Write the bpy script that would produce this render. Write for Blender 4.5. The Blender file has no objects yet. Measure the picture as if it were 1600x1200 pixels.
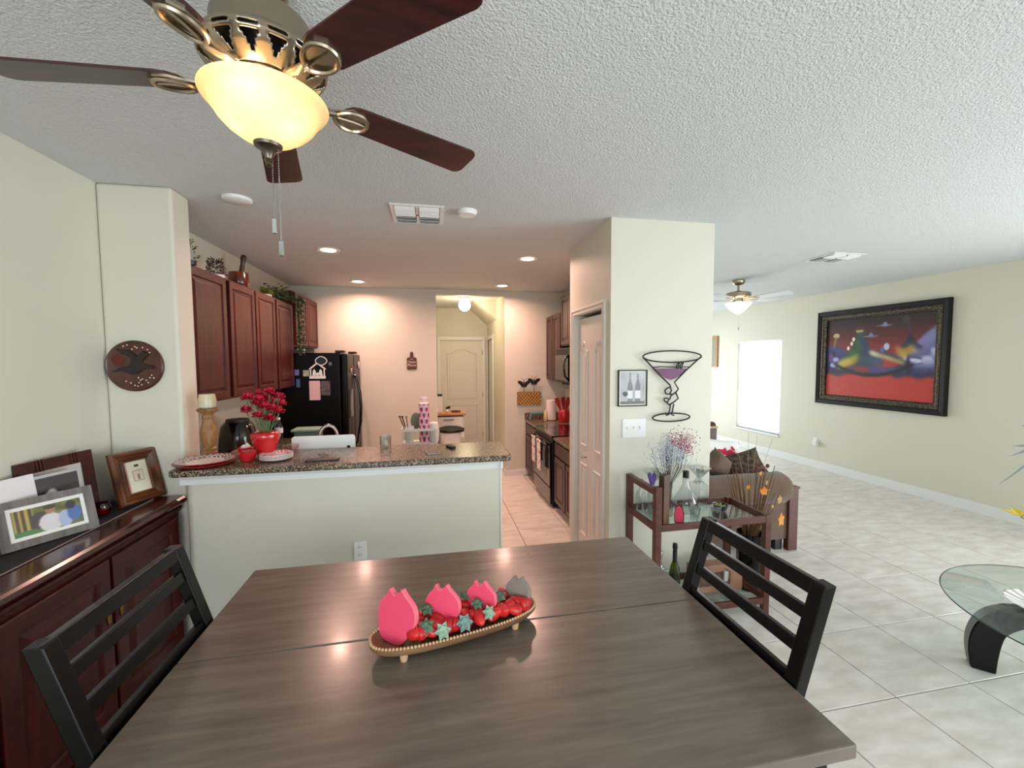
import bpy, bmesh, math, random
import numpy as np
from mathutils import Vector, Matrix
random.seed(7); np.random.seed(7)
PI = math.pi
S = bpy.context.scene
COL = S.collection
def rad(d): return d * PI / 180

# ------------------------------------------------------------------ camera
F_PX = 653.0
CAM_H = 1.80
PITCH, ROLL, YAW = 0.05758, -0.00511, 0.18949
cd = bpy.data.cameras.new('camera'); cam = bpy.data.objects.new('camera', cd); COL.objects.link(cam)
fw = Vector((math.sin(YAW) * math.cos(PITCH), math.cos(YAW) * math.cos(PITCH), -math.sin(PITCH)))
rt = Vector((math.cos(YAW), -math.sin(YAW), 0)); up = rt.cross(fw)
r2 = math.cos(ROLL) * rt + math.sin(ROLL) * up; u2 = -math.sin(ROLL) * rt + math.cos(ROLL) * up
cam.matrix_world = Matrix(((r2.x, u2.x, -fw.x, 0), (r2.y, u2.y, -fw.y, 0), (r2.z, u2.z, -fw.z, CAM_H), (0, 0, 0, 1)))
cd.sensor_width = 36; cd.sensor_fit = 'HORIZONTAL'; cd.lens = F_PX / 1600 * 36; cd.clip_start = 0.05; cd.clip_end = 200
S.camera = cam
S.cycles.transparent_max_bounces = 32
# ------------------------------------------------------------------ view, world, daylight
S.view_settings.view_transform = 'Standard'; S.view_settings.look = 'None'
S.view_settings.gamma = 1; S.view_settings.use_curve_mapping = False
S.view_settings.exposure = 0.35
w = bpy.data.worlds.new('World'); S.world = w; w.use_nodes = True
w.node_tree.nodes['Background'].inputs[0].default_value = (0.86, 0.93, 1.0, 1)
w.node_tree.nodes['Background'].inputs[1].default_value = 4.0
def area(name, loc, target, sx, sy, e, col):
    l = bpy.data.lights.new(name, 'AREA'); l.shape = 'RECTANGLE'; l.size = sx; l.size_y = sy; l.energy = e; l.color = col
    o = bpy.data.objects.new(name, l); COL.objects.link(o); o.location = loc
    o.rotation_euler = (Vector(target) - Vector(loc)).to_track_quat('-Z', 'Y').to_euler()
    return o
DAY = (0.84, 0.93, 1.0)
# unseen area daylight: sliding door inferred; side, dining and living lamps are added fill
area('daylight_sliding_door', (4.0, -1.78, 1.1), (4.0, 3, 1.1), 3.0, 2.0, 26, DAY)
area('daylight_side_fill', (6.17, 0.1, 1.1), (0, 0.1, 1.1), 3.0, 2.0, 150, DAY)  # added fill to even out the room, no door in this wall
area('daylight_dining_fill', (-0.2, -1.78, 1.45), (-0.2, 3, 1.45), 2.4, 1.5, 66, DAY)  # added fill for the left and half walls, no window cut here
area('daylight_far_fill', (4.2, 9.42, 1.3), (4.2, 3, 1.2), 2.4, 1.8, 85, DAY)  # added fill for the right floor and ceiling, far wall has no window

# ------------------------------------------------------------------ materials
def lin(c):
    if isinstance(c, str): c = [int(c[i:i + 2], 16) / 255 for i in (0, 2, 4)]
    return tuple(((x / 12.92) if x <= 0.04045 else ((x + 0.055) / 1.055) ** 2.4) for x in c)
MATS = {}
def M(name, col, rough=0.5, metal=0.0, col2=None, nscale=8.0, stretch=(1, 1, 1), bump=None, coat=0.0, detail=4, perobj=0, spec=0.5, emit=None, estr=0, ramp=(0.35, 0.65), bumpstretch=(1, 1, 1), sheen=0):
    m = bpy.data.materials.new(name); m.use_nodes = True; N = m.node_tree.nodes; L = m.node_tree.links
    b = N['Principled BSDF']; c = lin(col) + (1,)
    b.inputs['Base Color'].default_value = c; b.inputs['Roughness'].default_value = rough; b.inputs['Metallic'].default_value = metal
    b.inputs['Coat Weight'].default_value = coat; b.inputs['Coat Roughness'].default_value = 0.12
    b.inputs['Specular IOR Level'].default_value = spec
    if sheen: b.inputs['Sheen Weight'].default_value = sheen
    tc = mp = None
    def coords(st):
        tc = N.new('ShaderNodeTexCoord'); mp = N.new('ShaderNodeMapping'); mp.inputs['Scale'].default_value = st
        src = tc.outputs['Object']
        if perobj:
            oi = N.new('ShaderNodeObjectInfo'); vm = N.new('ShaderNodeVectorMath'); vm.operation = 'SCALE'
            cx = N.new('ShaderNodeCombineXYZ'); mm = N.new('ShaderNodeMath'); mm.operation = 'MULTIPLY'; mm.inputs[1].default_value = 37.0
            L.new(oi.outputs['Random'], mm.inputs[0])
            L.new(mm.outputs[0], cx.inputs[0]); L.new(mm.outputs[0], cx.inputs[1]); L.new(oi.outputs['Random'], cx.inputs[2])
            va = N.new('ShaderNodeVectorMath'); va.operation = 'ADD'; L.new(src, va.inputs[0]); L.new(cx.outputs[0], va.inputs[1]); src = va.outputs[0]
        L.new(src, mp.inputs['Vector']); return mp
    if col2 is not None:
        mp = coords(stretch); nz = N.new('ShaderNodeTexNoise'); nz.inputs['Scale'].default_value = nscale; nz.inputs['Detail'].default_value = detail
        L.new(mp.outputs[0], nz.inputs['Vector'])
        rp = N.new('ShaderNodeValToRGB'); rp.color_ramp.elements[0].color = c; rp.color_ramp.elements[1].color = lin(col2) + (1,)
        rp.color_ramp.elements[0].position = ramp[0]; rp.color_ramp.elements[1].position = ramp[1]
        L.new(nz.outputs['Fac'], rp.inputs[0]); L.new(rp.outputs[0], b.inputs['Base Color'])
    if bump:
        mp2 = coords(bumpstretch); n2 = N.new('ShaderNodeTexNoise'); n2.inputs['Scale'].default_value = bump[0]; n2.inputs['Detail'].default_value = 3
        L.new(mp2.outputs[0], n2.inputs['Vector']); bp = N.new('ShaderNodeBump'); bp.inputs['Strength'].default_value = bump[1]; bp.inputs['Distance'].default_value = bump[2] if len(bump) > 2 else 0.01
        L.new(n2.outputs['Fac'], bp.inputs['Height']); L.new(bp.outputs[0], b.inputs['Normal'])
    if emit: b.inputs['Emission Color'].default_value = lin(emit) + (1,); b.inputs['Emission Strength'].default_value = estr
    MATS[name] = m; return m
def glass(name, tint=(1, 1, 1), rough=0.02, refl=1.0, ior=1.45):
    m = bpy.data.materials.new(name); m.use_nodes = True; N = m.node_tree.nodes; L = m.node_tree.links
    N.remove(N['Principled BSDF']); out = N['Material Output']
    t = N.new('ShaderNodeBsdfTransparent'); t.inputs[0].default_value = tuple(tint) + (1,)
    g = N.new('ShaderNodeBsdfGlossy'); g.inputs['Roughness'].default_value = rough
    lw = N.new('ShaderNodeLayerWeight'); lw.inputs['Blend'].default_value = 0.5; mx = N.new('ShaderNodeMixShader')
    po = N.new('ShaderNodeMath'); po.operation = 'POWER'; po.inputs[1].default_value = 3.0; L.new(lw.outputs['Facing'], po.inputs[0])
    mu = N.new('ShaderNodeMath'); mu.operation = 'MULTIPLY_ADD'; mu.inputs[1].default_value = 0.45 * refl; mu.inputs[2].default_value = 0.035 * refl; mu.use_clamp = True; L.new(po.outputs[0], mu.inputs[0])
    L.new(mu.outputs[0], mx.inputs[0]); L.new(t.outputs[0], mx.inputs[1]); L.new(g.outputs[0], mx.inputs[2]); L.new(mx.outputs[0], out.inputs[0])
    return m
def translucent(name, col, mixv=0.6, rough=0.4):
    m = bpy.data.materials.new(name); m.use_nodes = True; N = m.node_tree.nodes; L = m.node_tree.links
    b = N['Principled BSDF']; b.inputs['Base Color'].default_value = lin(col) + (1,); b.inputs['Roughness'].default_value = rough
    t = N.new('ShaderNodeBsdfTranslucent'); t.inputs[0].default_value = lin(col) + (1,); mx = N.new('ShaderNodeMixShader'); mx.inputs[0].default_value = mixv
    L.new(b.outputs[0], mx.inputs[1]); L.new(t.outputs[0], mx.inputs[2]); L.new(mx.outputs[0], N['Material Output'].inputs[0]); return m
def vcol(name, rough=0.5, coat=0.0):
    m = bpy.data.materials.new(name); m.use_nodes = True; N = m.node_tree.nodes; L = m.node_tree.links
    a = N.new('ShaderNodeVertexColor'); a.layer_name = 'paint'; b = N['Principled BSDF']; b.inputs['Roughness'].default_value = rough; b.inputs['Coat Weight'].default_value = coat
    L.new(a.outputs[0], b.inputs['Base Color']); return m
def granite(name):
    m = bpy.data.materials.new(name); m.use_nodes = True; N = m.node_tree.nodes; L = m.node_tree.links; b = N['Principled BSDF']
    tc = N.new('ShaderNodeTexCoord'); v = N.new('ShaderNodeTexVoronoi'); v.inputs['Scale'].default_value = 170; n = N.new('ShaderNodeTexNoise'); n.inputs['Scale'].default_value = 40
    L.new(tc.outputs['Object'], v.inputs['Vector']); L.new(tc.outputs['Object'], n.inputs['Vector'])
    r = N.new('ShaderNodeValToRGB'); r.color_ramp.interpolation = 'CONSTANT'; e = r.color_ramp.elements
    e[0].color = lin('352c26') + (1,); e[1].position = 0.35; e[1].color = lin('6d5c4a') + (1,)
    for p, c in ((0.55, '897966'), (0.72, '4a3d34'), (0.86, 'a3967f')):
        x = e.new(p); x.color = lin(c) + (1,)
    sp = N.new('ShaderNodeSeparateColor'); L.new(v.outputs['Color'], sp.inputs[0]); L.new(sp.outputs[0], r.inputs[0]); L.new(r.outputs[0], b.inputs['Base Color'])
    b.inputs['Roughness'].default_value = 0.25; return m
WALL = M('wall_paint', 'd8d4c4', 0.55, bump=(120, 0.15, 0.004))
CEIL = M('ceiling_paint', 'd6d9d8', 0.9, bump=(110, 0.8, 0.010))
TILE = M('tile', 'e6e1da', 0.26, col2='cbc1b5', nscale=5, stretch=(1, 2.6, 1), perobj=1, detail=8, ramp=(0.32, 0.78))
GROUT = M('grout', '7b7066', 0.8)
WHITE = M('white_trim', 'e9e9e6', 0.45)
WPLAST = M('white_plastic', 'ecebe8', 0.35)
DOORP = M('door_paint', 'dcd8cf', 0.5)
CAB = M('cherry_cabinet', '511b14', 0.4, col2='3b120d', nscale=6, stretch=(6, 6, 0.6), coat=0.05, spec=.25)
CABD = M('espresso_cabinet', '452018', 0.42, col2='331611', nscale=6, stretch=(6, 6, 0.6), coat=0.2)
CABIN = M('cabinet_edge', '2a1310', 0.5)
MAHOG = M('mahogany', '451209', 0.42, col2='2a0a06', nscale=4, stretch=(4, 0.7, 4), coat=0.08, ramp=(0.3, 0.75), spec=.3)
MAHOGT = M('mahogany_polished', '4e150c', 0.2, col2='2f0b07', nscale=4, stretch=(4, 0.7, 4), coat=0.4, ramp=(0.3, 0.75))
CART = M('cart_wood', '5a2a1e', 0.4, col2='46200f', nscale=6, stretch=(2, 2, 8))
TABLE = M('grey_table_wood', '766a5e', 0.27, col2='60554b', nscale=4.0, stretch=(0.9, 9, 1), coat=0.12, detail=6, ramp=(0.3, 0.72), bump=(30, 0.05, 0.003), bumpstretch=(1, 10, 1))
BLACKW = M('black_wood', '060607', 0.27, spec=.25)
BLACK = M('black', '0b0b0c', 0.4)
BLACKG = M('black_gloss', '08080a', 0.14, coat=0.4)
FRIDGE = M('black_enamel', '030303', 0.35, spec=.2, bump=(300, 0.1, 0.002))
GRANITE = granite('granite_laminate')
NICKEL = M('brushed_nickel', 'a89b88', 0.3, 1.0)
CHROME = M('chrome', 'c8c8c8', 0.15, 1.0)
STEEL = M('steel', '9d9990', 0.3, 1.0)
BLADE = M('cherry_blade', '3f1210', 0.35, col2='270807', nscale=5, stretch=(0.8, 8, 1), coat=0.15)
BLADEW = M('white_blade', 'd8dce0', 0.4)
FROST = translucent('frosted_glass', 'f3dcb4', 0.62)
FROSTW = translucent('white_frosted_glass', 'fbf4e6', 0.6)
BULB = M('bulb', 'ffffff', 0.5, emit='ffd9a0', estr=5)
CANLENS = M('can_lens', 'ffffff', 0.5, emit='ffe6c8', estr=9)
GLOBE = M('globe_glass', 'ffffff', 0.4, emit='ffeccb', estr=5)
GLASS = glass('clear_glass'); GLASSG = glass('green_tint_glass', (0.88, 0.95, 0.93), 0.02, 1.4); GLASSK = glass('thick_glass', (0.86, 0.89, 0.89), 0.03, 2.0)
GREENB = glass('green_bottle_glass', (0.32, 0.42, 0.08), 0.05); SMOKE = glass('smoked_glass', (0.12, 0.12, 0.13), 0.04)
AMBERG = glass('amber_glass', (0.95, 0.78, 0.5), 0.1, 1.5)
PINKG = glass('pink_glass', (0.98, 0.86, 0.88), 0.05, 1.5); REDG = glass('red_glass', (0.6, 0.03, 0.1), 0.05, 1.5)
PAINT = vcol('printed_colour', 0.45); PAINTG = vcol('glossy_printed_colour', 0.2, 0.3)
RED = M('strawberry_red', 'c31f24', 0.25, coat=0.5, bump=(45, 0.25, 0.01))
REDP = M('red_plastic', 'b01c22', 0.3, coat=0.3)
BERRY = M('berry_red', 'b3161c', 0.35, col2='d8302c', nscale=14)
PINK = M('pink_foam', 'e8486a', 0.6); PINKR = M('pink_rim', 'f0707f', 0.6)
GREYF = M('grey_foam', '8b7f76', 0.8)
MAGENTA = M('carnation', 'd8163f', 0.6, col2='a80f32', nscale=60)
STEM = M('stem_green', '5f7a4c', 0.6); LEAF = M('leaf_green', '3f5a45', 0.6, col2='6f8f74', nscale=9); LEAFB = M('leaf_bluegreen', '6f9088', 0.6)
VINE = M('vine_green', '25351f', 0.55, col2='4a5f3a', nscale=30)
WOODL = M('light_wood', 'b98d5c', 0.5, col2='a07447', nscale=8, stretch=(1, 1, 6))
WOODT = M('turned_oak', 'a57a4c', 0.5, col2='84592f', nscale=10, stretch=(6, 6, 1))
WICKER = M('wicker', '7d5a26', 0.6, col2='5f4019', nscale=30)
BRASSW = M('tray_wood', '8d6a4a', 0.5, col2='70503a', nscale=7)
BEADM = M('tray_bead', 'c6a27c', 0.45)
CANDLE = M('candle_wax', 'eee6cc', 0.5)
COPPER = M('plaque_wood', '3b1d14', 0.32, col2='57281a', nscale=10, coat=0.3)
COPD = M('plaque_dark', '1d1012', 0.4); COPR = M('plaque_red', '5c160e', 0.4); COPW = M('plaque_dot', 'e9cdb6', 0.4)
FABRIC = M('brown_suede', '5a4536', 0.95, col2='6b5544', nscale=5, sheen=0.3)
LEOP = M('leopard_fabric', '5b4537', 0.9, col2='2b1d15', nscale=34, ramp=(0.48, 0.56))
FLORAL = M('floral_fabric', 'f4f0ee', 0.85, col2='c9274b', nscale=9, ramp=(0.56, 0.6), detail=1)
RUNNER = M('runner_cloth', '1d1a1e', 0.95, bump=(400, 0.4, 0.003)); TASSEL = M('runner_edge', '8d8078', 0.9)
GREYW = M('grey_wood', '7d7772', 0.6, col2='676059', nscale=6, stretch=(8, 1, 1))
FRAMEB = M('walnut_frame', '74411f', 0.3, col2='4a2412', nscale=9, coat=0.4)
FRAMEG = M('antique_frame', '120f0e', 0.5, spec=.25); FRAMEGOLD = M('antique_gilt', '6e6350', 0.45, 0.5, col2='2b2520', nscale=45)
MATTE = M('photo_mat', 'f1eee6', 0.7)
GREENP = translucent('green_plastic', '7c9c88', 0.3); TEAL = M('teal_plastic', '5a9a96', 0.5)
LABELP = M('paper', 'e8e4e4', 0.7); PAPERT = M('paper_towel', 'efe6e4', 0.9, bump=(80, 0.3, 0.003))
SUCC = M('dried_stem', '7a6a55', 0.8); DRIEDO = M('dried_orange', 'd0761e', 0.7, col2='e09a3a', nscale=20); DRIEDT = M('dried_tan', 'a8874f', 0.8)
GYPW = M('baby_breath_white', 'd3dbe4', 0.8); GYPB = M('baby_breath_blue', '9fb6d0', 0.8); GYPR = M('baby_breath_pink', 'b4647e', 0.8)
YELLOW = M('yellow_petal', 'e8c91c', 0.5); DLEAF = M('dark_leaf', '1d2a24', 0.6)
PURPLE = M('purple_enamel', '6d3a63', 0.4); PURP2 = M('purple_glass', '5a2f9a', 0.3); IRON = M('black_iron', '141312', 0.5)
PEACH = M('tan_wood_block', 'a0755e', 0.6, col2='8c5f48', nscale=8)
OLIVE = M('olive', '8f8a4a', 0.4); TAN = M('tan', 'caa783', 0.5); RUST = M('magnet_brown', '5b3326', 0.6)
BUTTER = M('butterfly_metal', '241c18', 0.5, 0.4)
SIGN = M('sign_wood', '5c3630', 0.7); SIGNT = M('sign_letter', 'eadbd2', 0.7)
TOWEL = None

# ------------------------------------------------------------------ mesh helpers
def smooth_poly(pts, k=4, closed=True):
    n = len(pts); out = []
    for q in range(n if closed else n - 1):
        g = lambda i: np.array(pts[i % n] if closed else pts[max(0, min(n - 1, i))])
        p0, p1, p2, p3 = g(q - 1), g(q), g(q + 1), g(q + 2)
        for t in np.arange(k) / k: out.append(tuple(.5 * (2 * p1 + (p2 - p0) * t + (2 * p0 - 5 * p1 + 4 * p2 - p3) * t ** 2 + (3 * p1 - p0 - 3 * p2 + p3) * t ** 3)))
    if not closed: out.append(tuple(pts[-1]))
    return out
class B:
    def __init__(s): s.v = []; s.f = []
    def add(s, vs, fs):
        o = len(s.v); s.v += [tuple(map(float, p)) for p in vs]; s.f += [tuple(i + o for i in f) for f in fs]; return s
    def box(s, a, b):
        x0, y0, z0 = a; x1, y1, z1 = b
        x0, x1 = min(x0, x1), max(x0, x1); y0, y1 = min(y0, y1), max(y0, y1); z0, z1 = min(z0, z1), max(z0, z1)
        return s.add([(x0, y0, z0), (x1, y0, z0), (x1, y1, z0), (x0, y1, z0), (x0, y0, z1), (x1, y0, z1), (x1, y1, z1), (x0, y1, z1)],
                     [(0, 3, 2, 1), (4, 5, 6, 7), (0, 1, 5, 4), (1, 2, 6, 5), (2, 3, 7, 6), (3, 0, 4, 7)])
    def bar(s, p, q, w, h, upv=(0, 0, 1)):
        p, q = Vector(p), Vector(q); d = (q - p).normalized(); sd = d.cross(Vector(upv)).normalized() * w / 2; u = sd.cross(d).normalized() * h / 2
        vs = [p - sd - u, p + sd - u, p + sd + u, p - sd + u, q - sd - u, q + sd - u, q + sd + u, q - sd + u]
        return s.add(vs, [(0, 3, 2, 1), (4, 5, 6, 7), (0, 1, 5, 4), (1, 2, 6, 5), (2, 3, 7, 6), (3, 0, 4, 7)])
    def lathe(s, prof, n=20, c=(0, 0, 0), cap0=True, cap1=True, sx=1, sy=1):
        vs = []; fs = []; m = len(prof)
        for r, z in prof:
            for i in range(n):
                a = 2 * PI * i / n; vs.append((c[0] + r * math.cos(a) * sx, c[1] + r * math.sin(a) * sy, c[2] + z))
        for j in range(m - 1):
            for i in range(n):
                k = (i + 1) % n; fs.append((j * n + i, j * n + k, (j + 1) * n + k, (j + 1) * n + i))
        if cap0: fs.append(tuple(range(n - 1, -1, -1)))
        if cap1: fs.append(tuple((m - 1) * n + i for i in range(n)))
        return s.add(vs, fs)
    def tube(s, pts, r, n=6, closed=False, cap=True):
        pts = [Vector(p) for p in pts]; m = len(pts); rs = r if isinstance(r, (list, tuple)) else [r] * m
        vs = []; fs = []; prev = None
        for i, p in enumerate(pts):
            if closed: d = pts[(i + 1) % m] - pts[i - 1]
            else: d = pts[min(i + 1, m - 1)] - pts[max(i - 1, 0)]
            if d.length < 1e-9: d = Vector((0, 0, 1))
            d.normalize()
            if prev is None:
                a = Vector((0, 0, 1)) if abs(d.z) < 0.9 else Vector((1, 0, 0)); e1 = d.cross(a).normalized()
            else:
                e1 = prev - d * prev.dot(d)
                e1 = e1.normalized() if e1.length > 1e-6 else d.orthogonal().normalized()
            prev = e1; e2 = d.cross(e1)
            for k in range(n):
                t = 2 * PI * k / n; vs.append(p + (e1 * math.cos(t) + e2 * math.sin(t)) * rs[i])
        for i in range(m if closed else m - 1):
            j = (i + 1) % m
            for k in range(n):
                l = (k + 1) % n; fs.append((i * n + k, i * n + l, j * n + l, j * n + k))
        if cap and not closed: fs.append(tuple(range(n - 1, -1, -1))); fs.append(tuple((m - 1) * n + k for k in range(n)))
        return s.add(vs, fs)
    def ball(s, c, r, n=10, m=7, sc=(1, 1, 1)):
        prof = [(r * math.sin(PI * (j + 0.02) / (m + 0.04)), -r * math.cos(PI * (j + 0.02) / (m + 0.04))) for j in range(m + 1)]
        vs = []; 
        for q, z in prof:
            for i in range(n):
                a = 2 * PI * i / n; vs.append((c[0] + q * math.cos(a) * sc[0], c[1] + q * math.sin(a) * sc[1], c[2] + z * sc[2]))
        fs = [(j * n + i, j * n + (i + 1) % n, (j + 1) * n + (i + 1) % n, (j + 1) * n + i) for j in range(m) for i in range(n)]
        fs += [tuple(range(n - 1, -1, -1)), tuple(m * n + i for i in range(n))]
        return s.add(vs, fs)
    def prism(s, poly, lo, hi, ax='z'):      # poly in the plane normal to ax
        n = len(poly)
        def P3(a, b, h): return {'z': (a, b, h), 'y': (a, h, b), 'x': (h, a, b)}[ax]
        vs = [P3(a, b, lo) for a, b in poly] + [P3(a, b, hi) for a, b in poly]
        fs = [tuple(range(n))[::-1], tuple(range(n, 2 * n))] + [(i, (i + 1) % n, n + (i + 1) % n, n + i) for i in range(n)]
        return s.add(vs, fs)
    def rings(s, rg, cap=True, capback=True):   # list of equal-length vertex loops
        n = len(rg[0]); vs = [p for r in rg for p in r]
        fs = [(j * n + i, j * n + (i + 1) % n, (j + 1) * n + (i + 1) % n, (j + 1) * n + i) for j in range(len(rg) - 1) for i in range(n)]
        if cap: fs.append(tuple((len(rg) - 1) * n + i for i in range(n)))
        if capback: fs.append(tuple(range(n))[::-1])
        return s.add(vs, fs)
    def rect(s, x0, x1, z0, z1, prof, cap=True, capback=True):   # facing -y: prof = [(inset, y)]
        return s.rings([[(x0 + i, y, z0 + i), (x1 - i, y, z0 + i), (x1 - i, y, z1 - i), (x0 + i, y, z1 - i)] for i, y in prof], cap, capback)
    def quad(s, p): return s.add(p, [tuple(range(len(p)))])
    def xf(s, m):
        s.v = [tuple(m @ Vector(p)) for p in s.v]; return s
    def make(s, name, mat, parent=None, smooth=False, bevel=0, seg=2, fix=True, kind=None, label=None, sub=0):
        me = bpy.data.meshes.new(name); me.from_pydata(s.v, [], s.f)
        if fix:
            bm = bmesh.new(); bm.from_mesh(me); bmesh.ops.recalc_face_normals(bm, faces=bm.faces); bm.to_mesh(me); bm.free()
        me.materials.append(mat)
        o = bpy.data.objects.new(name, me); COL.objects.link(o); o.parent = parent
        if smooth:
            me.shade_smooth()
            if smooth == 'auto':
                try: me.set_sharp_from_angle(angle=rad(40))
                except Exception: pass
        if bevel:
            md = o.modifiers.new('bevel', 'BEVEL'); md.width = bevel; md.segments = seg; md.limit_method = 'ANGLE'; md.angle_limit = rad(40)
        if sub:
            md = o.modifiers.new('sub', 'SUBSURF'); md.levels = sub; md.render_levels = sub
        if kind: o['kind'] = kind
        if label: o['label'] = label
        return o
def tag(o, label, cat, group=None):
    o['label'] = label; o['category'] = cat
    if group: o['group'] = group
    return o
def thing(name, label, cat, loc=(0, 0, 0), rotz=0, group=None, rot=None):
    o = bpy.data.objects.new(name, None); COL.objects.link(o); o.location = loc; o.rotation_euler = rot if rot else (0, 0, rotz); o.empty_display_size = 0.1
    return tag(o, label, cat, group)
def single(b, name, mat, label, cat, loc=(0, 0, 0), rotz=0, group=None, rot=None, **k):
    o = b.make(name, mat, None, **k); o.location = loc; o.rotation_euler = rot if rot else (0, 0, rotz); return tag(o, label, cat, group)
def struct(b, name, mat, **k):
    o = b.make(name, mat, None, **k); o['kind'] = 'structure'; return o
def sroot(name, loc=(0, 0, 0), rotz=0):
    o = bpy.data.objects.new(name, None); COL.objects.link(o); o.location = loc; o.rotation_euler = (0, 0, rotz); o['kind'] = 'structure'; return o
def like(o, name, parent, loc=None, rot=None, scale=None):
    c = bpy.data.objects.new(name, o.data); COL.objects.link(c); c.parent = parent
    for md in o.modifiers:
        m2 = c.modifiers.new(md.name, md.type)
        for k in ('width', 'segments', 'limit_method', 'angle_limit', 'levels', 'render_levels'):
            if hasattr(md, k): setattr(m2, k, getattr(md, k))
    if loc is not None: c.location = loc
    if rot is not None: c.rotation_euler = rot
    if scale is not None: c.scale = scale
    return c
def paint(name, w, h, nx, ny, fn, parent, y=0.0, x0=None, z0=0.0, mat=None, blur=0):
    """flat print facing -y, lower edge at z0, colours from fn(u, v) in sRGB"""
    x0 = -w / 2 if x0 is None else x0
    U, V = np.meshgrid(np.linspace(0, 1, nx + 1), np.linspace(0, 1, ny + 1)); U = U.ravel(); V = V.ravel()
    vs = [(x0 + a * w, y, z0 + b * h) for a, b in zip(U, V)]
    fs = [(j * (nx + 1) + i, j * (nx + 1) + i + 1, (j + 1) * (nx + 1) + i + 1, (j + 1) * (nx + 1) + i) for j in range(ny) for i in range(nx)]
    me = bpy.data.meshes.new(name); me.from_pydata(vs, [], fs); c = np.clip(fn(U, V), 0, 1)
    for _ in range(blur):
        g = np.pad(c.reshape(ny + 1, nx + 1, 3), ((1, 1), (1, 1), (0, 0)), 'edge'); c = ((g[:-2, 1:-1] + g[2:, 1:-1] + g[1:-1, :-2] + g[1:-1, 2:] + 2 * g[1:-1, 1:-1]) / 6).reshape(-1, 3)
    setcol(me, c); me.materials.append(mat or PAINT)
    o = bpy.data.objects.new(name, me); COL.objects.link(o); o.parent = parent; return o
def setcol(me, c):
    c = np.where(c <= 0.04045, c / 12.92, ((c + 0.055) / 1.055) ** 2.4)
    at = me.color_attributes.new('paint', 'FLOAT_COLOR', 'POINT'); a = np.ones((len(c), 4), np.float32); a[:, :3] = c
    at.data.foreach_set('color', a.ravel())
def C(h): return np.array([int(h[i:i + 2], 16) / 255 for i in (0, 2, 4)])
def noise2(U, V, k, seed=0):
    rs = np.random.RandomState(seed); t = 0
    for i in range(5):
        a, b, p = rs.uniform(-k, k), rs.uniform(-k, k), rs.uniform(0, 6.28); t = t + np.sin(a * U + b * V + p)
    return t / 5
def rrect(x0, x1, y0, y1, r, n=4, corners=(1, 1, 1, 1)):
    out = []
    for (cx, cy, a0), on in zip(((x1 - r, y0 + r, -90), (x1 - r, y1 - r, 0), (x0 + r, y1 - r, 90), (x0 + r, y0 + r, 180)), corners):
        if on: out += [(cx + r * math.cos(rad(a0 + 90 * i / n)), cy + r * math.sin(rad(a0 + 90 * i / n))) for i in range(n + 1)]
        else: out.append({-90: (x1, y0), 0: (x1, y1), 90: (x0, y1), 180: (x0, y0)}[a0])
    return out

# ------------------------------------------------------------------ the room
H = 2.84
XL, XR, YF, YB, YK = -1.90, 6.20, -1.80, 9.50, 6.307
floor = struct(B().box((XL - .15, YF - .15, -.12), (XR + .15, YB + .15, -.008)), 'floor', GROUT)
TS = 0.508; tx0, ty0 = 2.3966, 1.6995
tm = B().box((-TS / 2 + .003, -TS / 2 + .003, -.010), (TS / 2 - .003, TS / 2 - .003, 0)).make('tile', TILE, floor, bevel=.002, seg=1)
first = True
for i in range(-9, 8):
    for j in range(-4, 16):
        x = tx0 + (i + .5) * TS; y = ty0 + (j + .5) * TS
        if x < XL - .2 or x > XR + .2 or y > 9.6: continue
        if y < 0.9 and x < 1.2: continue
        if y > 6.5 and 1.3 < x < 2.0: continue
        if y > 6.4 and x < 0.0: continue
        if y > 8.7 and x < 2.5: continue
        if x < 0.2 and y < 2.6: continue
        if y < -0.2: continue
        if first: tm.location = (x, y, 0); first = False
        else: like(tm, 'tile', floor, (x, y, 0))
struct(B().box((XL - .15, YF - .15, H), (XR + .15, YB + .15, H + .1)), 'ceiling', CEIL)
struct(B().box((XL - .12, YF, 0), (XL, YK + .12, H)), 'wall_left', WALL)
struct(B().box((XL, 2.89, 0), (-1.51, 3.08, H)), 'wall_left_return', WALL, bevel=.018, seg=3)
# half wall of the bar
struct(B().prism(rrect(-1.45, .443, 2.75, 2.88, .05, 6, (0, 0, 0, 1)), 0, 1.15), 'wall_half', WALL, smooth='auto')
tr = B().rect(0, 0, 0, 0, [(0, 0), (0, 0)])
tr = B().prism([(0, 0), (-.018, 0), (-.018, .03), (-.03, .05), (-.03, .075), (0, .075)], -1.46, .458, 'x')
tr.v = [(x, 2.75 + y, 1.075 + z) for x, y, z in tr.v]
tr.prism([(0, 0)] * 0 or [(.443, 2.72), (.458, 2.72), (.458, 2.88), (.443, 2.88)], 1.075, 1.15, 'z')
struct(tr, 'trim_1', WHITE)
struct(B().box((.443, 2.746, 0), (.4515, 2.88, 1.075)), 'trim_2', WHITE)
# back wall of the kitchen, with the tall opening to the hall
ox0, ox1, oz = .075, 1.10, 2.765
struct(B().box((XL - .12, YK, 0), (ox0, YK + .11, H)).box((ox1, YK, 0), (2.10, YK + .11, H)).box((ox0, YK, oz), (ox1, YK + .11, H)), 'wall_back', WALL)
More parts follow.
